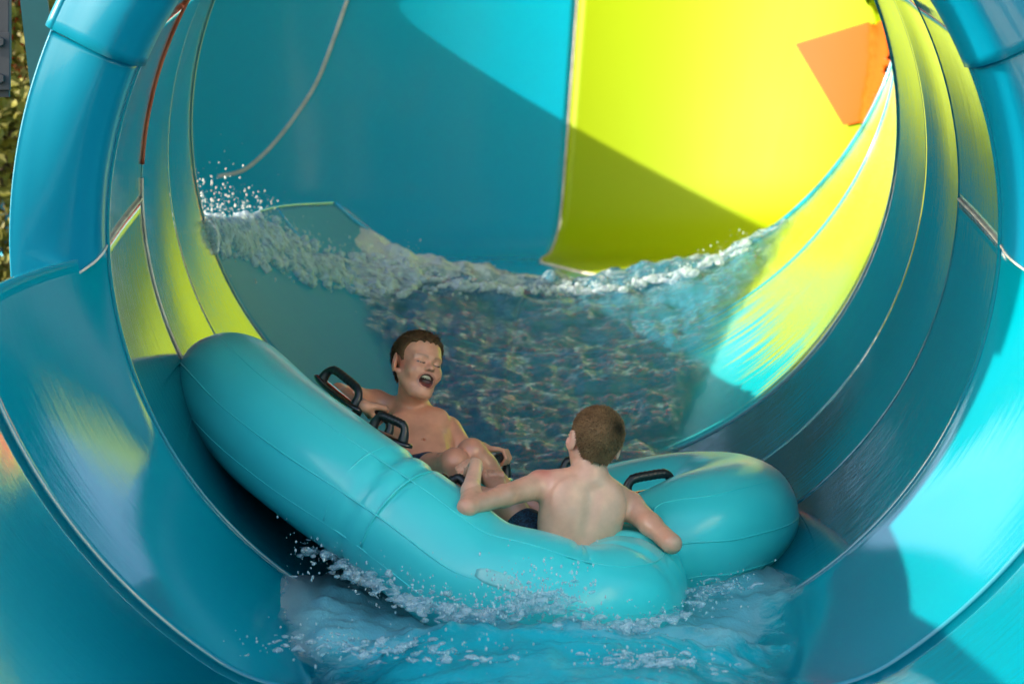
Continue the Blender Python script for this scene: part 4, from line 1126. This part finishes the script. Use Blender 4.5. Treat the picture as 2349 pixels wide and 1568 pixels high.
elR = v3(1540, 1246, 9.14); wrR = v3(1486, 1196, 9.38)
A_ = B.copy_empty()
A_.chain([shR, shR * 0.5 + elR * 0.5, elR], [0.046, 0.037, 0.031], 0.02); A_.ell(elR, (0.029, 0.029, 0.029), 0.012); A_.chain([elR, elR * 0.6 + wrR * 0.4, wrR], [0.030, 0.031, 0.022], 0.015)
# relaxed open hand hanging over the ring
hd0 = wrR; hdir = np.array((-0.30, 0.9, 0.10)); hdir /= np.linalg.norm(hdir); hx = np.cross(hdir, (0, 0, 1)); hx /= np.linalg.norm(hx); hz = np.cross(hx, hdir)
D = B.copy_empty()
for i, (o, ln) in enumerate(((-0.026, 0.050), (-0.009, 0.060), (0.009, 0.064), (0.026, 0.057))):
    k0 = hd0 + hdir * 0.075 + hx * o; k1 = k0 + (hdir * 0.9 - hz * 0.35) * ln * 0.5; k2 = k1 + (hdir * 0.6 - hz * 0.8) * ln * 0.5
    D.cone(k0, k1, 0.0082, 0.0078, 0.003); D.cone(k1, k2, 0.0078, 0.0068, 0.003)
    A_.cone(hd0 + hx * o * 0.5, k0, 0.013, 0.010, 0.012)
D.cone(hd0 + hdir * 0.02 + hx * 0.02, hd0 + hdir * 0.055 + hx * 0.045 - hz * 0.01, 0.0125, 0.0095, 0.01); D.cone(hd0 + hdir * 0.055 + hx * 0.045 - hz * 0.01, hd0 + hdir * 0.085 + hx * 0.046 - hz * 0.02, 0.009, 0.0075, 0.003)
A_.join(D, 0.005)
B.join(A_, 0.02)
hL, kL, aL = v3(1262, 1285, 9.30), v3(1172, 1166, 9.40), v3(1086, 1128, 9.50)
hR, kR, aR = v3(1330, 1300, 9.34), v3(1236, 1170, 9.50), v3(1150, 1138, 9.58)
G1 = B.copy_empty(); G1.chain([hL, (hL + kL) / 2, kL], [0.072, 0.060, 0.048], 0.03); G1.chain([kL, kL * 0.7 + aL * 0.3, aL], [0.045, 0.046, 0.028], 0.03)
foot(G1, aL + np.array((0.0, 0.03, -0.022)), v3(1073, 1086, 9.56), (0, -1, 1), (1, 0, 0.1))
G2 = B.copy_empty(); G2.chain([hR, (hR + kR) / 2, kR], [0.072, 0.060, 0.048], 0.03); G2.chain([kR, kR * 0.7 + aR * 0.3, aR], [0.045, 0.046, 0.028], 0.03)
foot(G2, aR + np.array((0.0, 0.03, -0.022)), v3(1135, 1104, 9.66), (0, -1, 1), (-1, 0, 0.15))
B.join(G1, 0.012); B.join(G2, 0.010)
pel2, frT2 = pel, frT
def skin2(V):
    c = np.tile(np.array((0.86, 0.46, 0.315)), (len(V), 1)); L = H2.loc(V)
    red = np.array((0.78, 0.20, 0.15)); tan = np.array((0.68, 0.30, 0.185))
    for q, r_, a_ in ((shL + np.array((0.015, -0.02, 0.035)), 0.035, 0.75), (shR + np.array((0, -0.02, 0.035)), 0.05, 0.45), (elL, 0.035, 0.35)):
        m = a_ * blob(V, q, r_); c = c * (1 - m) + red * m
    # arms and legs are browner than the back
    for a_, b_ in ((shL, elL), (shR, elR)):
        ab = b_ - a_; tt = np.clip((V - a_) @ ab / (ab @ ab), 0.0, 1); dd = np.linalg.norm(V - a_ - tt[:, None] * ab, axis=1); m = 0.6 * ((dd < 0.06) * sstep(0.15, 0.45, tt))[:, None]; c = c * (1 - m) + tan * m
    m = 0.5 * sstep(9.36, 9.42, V[:, 1])[:, None]; c = c * (1 - m) + tan * m
    for sx in (-1, 1):
        m = 0.6 * blob(L, (sx * 0.080, -0.004, -0.012), 0.03); c = c * (1 - m) + np.array((0.60, 0.22, 0.15)) * m
    return c
def hl2(L):
    zmin = np.interp(L[:, 1], [-0.11, -0.07, -0.05, -0.030, -0.012, 0.010, 0.022, 0.030, 0.050, 0.11], [-0.068, -0.066, -0.058, -0.040, 0.020, 0.012, -0.010, 0.040, 0.064, 0.072])
    return L[:, 2] > zmin + 0.004 * np.sin(L[:, 0] * 230)
hm = hair_mesh(H2, hl2, 0.009, 5, (-0.036, -0.098, 0.066), (0.17, 0.093, 0.043))
boy2 = person('person', Vector((0.20, 9.24, -0.80)), 'boy seen from behind with bare back, left hand gripping a raft handle', B, H2, skin2, hm, None)
S = Body((-0.12, 9.02, -0.92), (0.40, 9.62, -0.48), 0.004)
S.ell(pel2 - frT2[2] * 0.035, (0.134, 0.098, 0.075), 0.03, frT2)
S.chain([hL, hL * 0.40 + kL * 0.60], [0.084, 0.073], 0.03); S.chain([hR, hR * 0.42 + kR * 0.58], [0.084, 0.073], 0.03)
V, Fq = S.mesh(2); link('swim_shorts', np_mesh('swim_shorts', V, Fq), M['cloth'], boy2)

# ------------------------------------------------------------------ splashes
t = NT('spray'); n_, l_ = t.n, t.l
f1 = t.noise(t.coords('Object'), 26, 6, 0.7, 0.8)
tr = t.new('ShaderNodeBsdfTransparent'); tr.inputs['Color'].default_value = (0.9, 0.97, 0.98, 1)
t.set(Base_Color=(0.66, 0.78, 0.83), Roughness=0.12, Specular_IOR_Level=0.6)
t.bump(f1, 0.5, 0.02)
mx = t.new('ShaderNodeMixShader'); l_.new(t.ramp(f1, [(0.36, (0.06, 0.06, 0.06)), (0.68, (0.70, 0.70, 0.70))]), mx.inputs[0]); l_.new(tr.outputs[0], mx.inputs[1]); l_.new(t.b.outputs[0], mx.inputs[2]); l_.new(mx.outputs[0], t.out.inputs['Surface'])
M['spray'] = t.m
t = NT('droplet'); n_, l_ = t.n, t.l
tr = t.new('ShaderNodeBsdfTransparent'); tr.inputs['Color'].default_value = (0.85, 0.95, 0.97, 1); t.set(Base_Color=(0.72, 0.82, 0.85), Roughness=0.05, Specular_IOR_Level=0.8)
mx = t.new('ShaderNodeMixShader'); mx.inputs[0].default_value = 0.55; l_.new(tr.outputs[0], mx.inputs[1]); l_.new(t.b.outputs[0], mx.inputs[2]); l_.new(mx.outputs[0], t.out.inputs['Surface'])
M['droplet'] = t.m

M['foam_far'] = M['spray'].copy(); M['foam_far'].name = 'thick_spray'
rp_ = [x for x in M['foam_far'].node_tree.nodes if x.type == 'VALTORGB'][0]
rp_.color_ramp.elements[0].color = (0.35, 0.35, 0.35, 1); rp_.color_ramp.elements[1].color = (0.95, 0.95, 0.95, 1)
def splash(name, label, pts, n_lump, spread, rise, r0, r1, n_drop, seed, h=0.008, drop_r=(0.002, 0.006), drop_rise=None):
    """pts: (u, v, d) line; lumps of foam round it, droplets thrown above"""
    rng = np.random.RandomState(seed)
    line = catmull([tuple(P(*q)) for q in pts], 120); line[:, 2] += 0.015
    cs = []
    for k in range(n_lump):
        p = line[rng.randint(120)] + rng.randn(3) * np.array(spread) + np.array((0, 0, abs(rng.randn()) * rise)); cs.append((p, r0 + (r1 - r0) * rng.rand() ** 2.2))
    A = np.array([c[0] for c in cs])
    B = Body(A.min(0) - 0.08, A.max(0) + 0.08, h)
    for p, r_ in cs:
        st = np.array((1 + rng.rand() * 1.4, 1 + rng.rand() * 1.0, 0.35 + rng.rand() * 0.5))
        B.ell(p, r_ * st, 0.012)
    V, Fq = B.mesh(1)
    dn = np.array([mnoise.noise(Vector(p * 22)) for p in V]); V = V + dn[:, None] * np.array((0.006, 0.006, 0.012))
    o = link(name, np_mesh(name, V, Fq), M['foam_far' if seed in (21, 22) else 'spray']); tag(o, label, 'splash', kind='stuff')
    ico = bmesh.new(); bmesh.ops.create_icosphere(ico, subdivisions=1, radius=1.0); iv = np.array([v_.co[:] for v_ in ico.verts]); jf = np.array([[v_.index for v_ in f_.verts] for f_ in ico.faces]); ico.free()
    vs_, fs_ = [], []
    for k in range(n_drop):
        p = line[rng.randint(120)] + rng.randn(3) * np.array(spread) * 1.7 + np.array((0, 0, abs(rng.randn()) * (drop_rise or rise * 1.8)))
        r_ = drop_r[0] + (drop_r[1] - drop_r[0]) * rng.rand() ** 2
        fs_.append(jf + len(vs_) * 12); vs_.append(iv * r_ * np.array((1, 1, 1 + rng.rand())) + p)
    me = mesh('droplets', np.concatenate(vs_), np.concatenate(fs_)); o2 = link('droplets', me, M['droplet'], o); o2['kind'] = 'stuff'

t = NT('foam_body'); l_ = t.l
oc = t.coords('Object'); f1 = t.noise(oc, 16, 7, 0.7, 0.6); f2 = t.noise(oc, 60, 5, 0.7)
t.set(Base_Color=t.ramp(t.math('MULTIPLY', t.math('ADD', f1, f2), 0.5), [(0.36, (0.30, 0.48, 0.66)), (0.50, (0.66, 0.80, 0.92)), (0.66, (0.90, 0.94, 0.97))]), Roughness=0.4)
tl = t.new('ShaderNodeBsdfTranslucent'); tl.inputs['Color'].default_value = (0.72, 0.86, 0.97, 1); m_t = t.new('ShaderNodeMixShader'); m_t.inputs[0].default_value = 0.5; l_.new(t.b.outputs[0], m_t.inputs[1]); l_.new(tl.outputs[0], m_t.inputs[2])
t.bump(t.math('ADD', f1, t.math('MULTIPLY', f2, 0.6)), 0.5, 0.02)
tr = t.new('ShaderNodeBsdfTransparent'); mx = t.new('ShaderNodeMixShader')
l_.new(t.ramp(f1, [(0.36, (0.12, 0.12, 0.12)), (0.58, (0.85, 0.85, 0.85))]), mx.inputs[0]); l_.new(tr.outputs[0], mx.inputs[1]); l_.new(m_t.outputs[0], mx.inputs[2]); l_.new(mx.outputs[0], t.out.inputs['Surface'])
M['foam_body'] = t.m
bvh_f = bvh_of([flume_r, flume_l, wf])
def on_flume(u, v, off, dflt):
    d = P(u, v, 1.0).normalized(); h = bvh_f.ray_cast(Vector((0, 0, 0)), d)
    p = h[0] if (h[0] is not None and h[0].y < 15.0) else P(u, v, dflt)
    return np.array(p - d * off)
def foam_band(label, ctl, n_lump, r0, r1, n_drop, seed, h=0.011):
    """ctl: u, v, half width, distance where nothing lies behind"""
    rng = np.random.RandomState(seed); ln = catmull(ctl, 200); cs = []
    def pick(g):
        k = rng.randint(199); p = ln[k]; tn = ln[k + 1][:2] - ln[k][:2]; tn /= np.linalg.norm(tn); nr = np.array((-tn[1], tn[0]))
        q = p[:2] + nr * g() * p[2] + tn * rng.randn() * 6
        return q, p[3], p[2]
    for k in range(n_lump):
        q, dd, w = pick(lambda: np.clip(rng.randn() * 0.5, -1.1, 1.1)); sc_ = 0.55 + 0.45 * w / 90
        dv = P(q[0], q[1], 1.0).normalized(); hh = bvh_f.ray_cast(Vector((0, 0, 0)), dv)
        if hh[0] is None or hh[0].y > 15.0: continue
        cs.append((on_flume(q[0], q[1], 0.01 + 0.05 * rng.rand(), dd), (r0 + (r1 - r0) * rng.rand() ** 1.5) * sc_))
    A = np.array([c[0] for c in cs]); B = Body(A.min(0) - 0.12, A.max(0) + 0.12, h)
    for p, r_ in cs: B.ell(p, r_ * np.array((1 + rng.rand() * 0.5, 1 + rng.rand(), 0.7 + rng.rand() * 0.6)), 0.02)
    V, Fq = B.mesh(1)
    dn = np.array([mnoise.noise(Vector(p * 17)) + 0.6 * mnoise.noise(Vector(p * 45)) for p in V]); V = V + dn[:, None] * np.array((0.006, 0.006, 0.010))
    o = link('foam', np_mesh('foam', V, Fq), M['foam_body']); tag(o, label, 'foam', kind='stuff')
    ico = bmesh.new(); bmesh.ops.create_icosphere(ico, subdivisions=1, radius=1.0); iv = np.array([v_.co[:] for v_ in ico.verts]); jf = np.array([[v_.index for v_ in f_.verts] for f_ in ico.faces]); ico.free()
    vs_, fs_ = [], []
    for k in range(n_drop):
        q, dd, w = pick(lambda: -abs(rng.randn()) * 0.9 if rng.rand() < 0.8 else rng.randn() * 0.8)
        p = on_flume(q[0], q[1], 0.05 + 0.1 * rng.rand(), dd); r_ = 0.001 + 0.005 * rng.rand() ** 4
        fs_.append(jf + len(vs_) * 12); vs_.append(iv * r_ * np.array((1, 1, 1 + rng.rand())) + p)
    o2 = link('droplets', mesh('droplets', np.concatenate(vs_), np.concatenate(fs_)), M['droplet'], o); o2['kind'] = 'stuff'
foam_band('milky white water surging up the left side of the flume', [(440, 512, 58, 12.5), (500, 520, 60, 12.7), (560, 532, 56, 13.0), (615, 560, 48, 13.3), (690, 595, 42, 13.7), (790, 622, 38, 14.1), (890, 632, 40, 14.4), (960, 640, 34, 14.5)], 1700, 0.008, 0.030, 2600, 21)
foam_band('thin foaming crest where the water drops over the flume mouth', [(940, 640, 30, 14.5), (1040, 654, 24, 14.6), (1160, 662, 16, 14.6), (1320, 664, 13, 14.6), (1480, 648, 13, 14.5), (1600, 612, 14, 14.4), (1720, 550, 14, 14.4)], 420, 0.006, 0.024, 700, 22)
splash('splash', 'foam churning along the near left side of the raft', [(745, 1275, 9.25), (830, 1330, 9.05), (930, 1385, 8.85), (1040, 1420, 8.70), (1150, 1430, 8.62)], 520, (0.055, 0.05, 0.010), 0.012, 0.003, 0.013, 420, 23, 0.005, (0.0012, 0.005), 0.05)
splash('splash', 'little crown of spray leaping in front of the near lobe of the raft', [(1150, 1425, 8.60), (1200, 1410, 8.58), (1250, 1400, 8.57), (1300, 1425, 8.60)], 240, (0.045, 0.04, 0.012), 0.030, 0.002, 0.011, 380, 24, 0.005, (0.0015, 0.005), 0.075)
splash('splash', 'foam streak trailing to the right of the near lobe of the raft', [(1300, 1440, 8.60), (1400, 1455, 8.62), (1500, 1440, 8.75), (1600, 1395, 9.05), (1680, 1340, 9.35)], 360, (0.05, 0.05, 0.008), 0.008, 0.003, 0.012, 260, 25, 0.005, (0.0012, 0.004), 0.03)
splash('splash', 'broken foam spreading over the runout at the bottom left', [(730, 1480, 8.35), (830, 1500, 8.30), (950, 1510, 8.25), (1080, 1530, 8.2)], 330, (0.10, 0.12, 0.006), 0.006, 0.002, 0.010, 160, 26, 0.005, (0.0012, 0.004), 0.03)
splash('splash', 'small foam patch on the runout at the bottom right', [(1400, 1530, 8.2), (1480, 1520, 8.25), (1550, 1540, 8.2)], 170, (0.07, 0.08, 0.006), 0.006, 0.002, 0.010, 90, 27, 0.005, (0.0012, 0.004), 0.03)
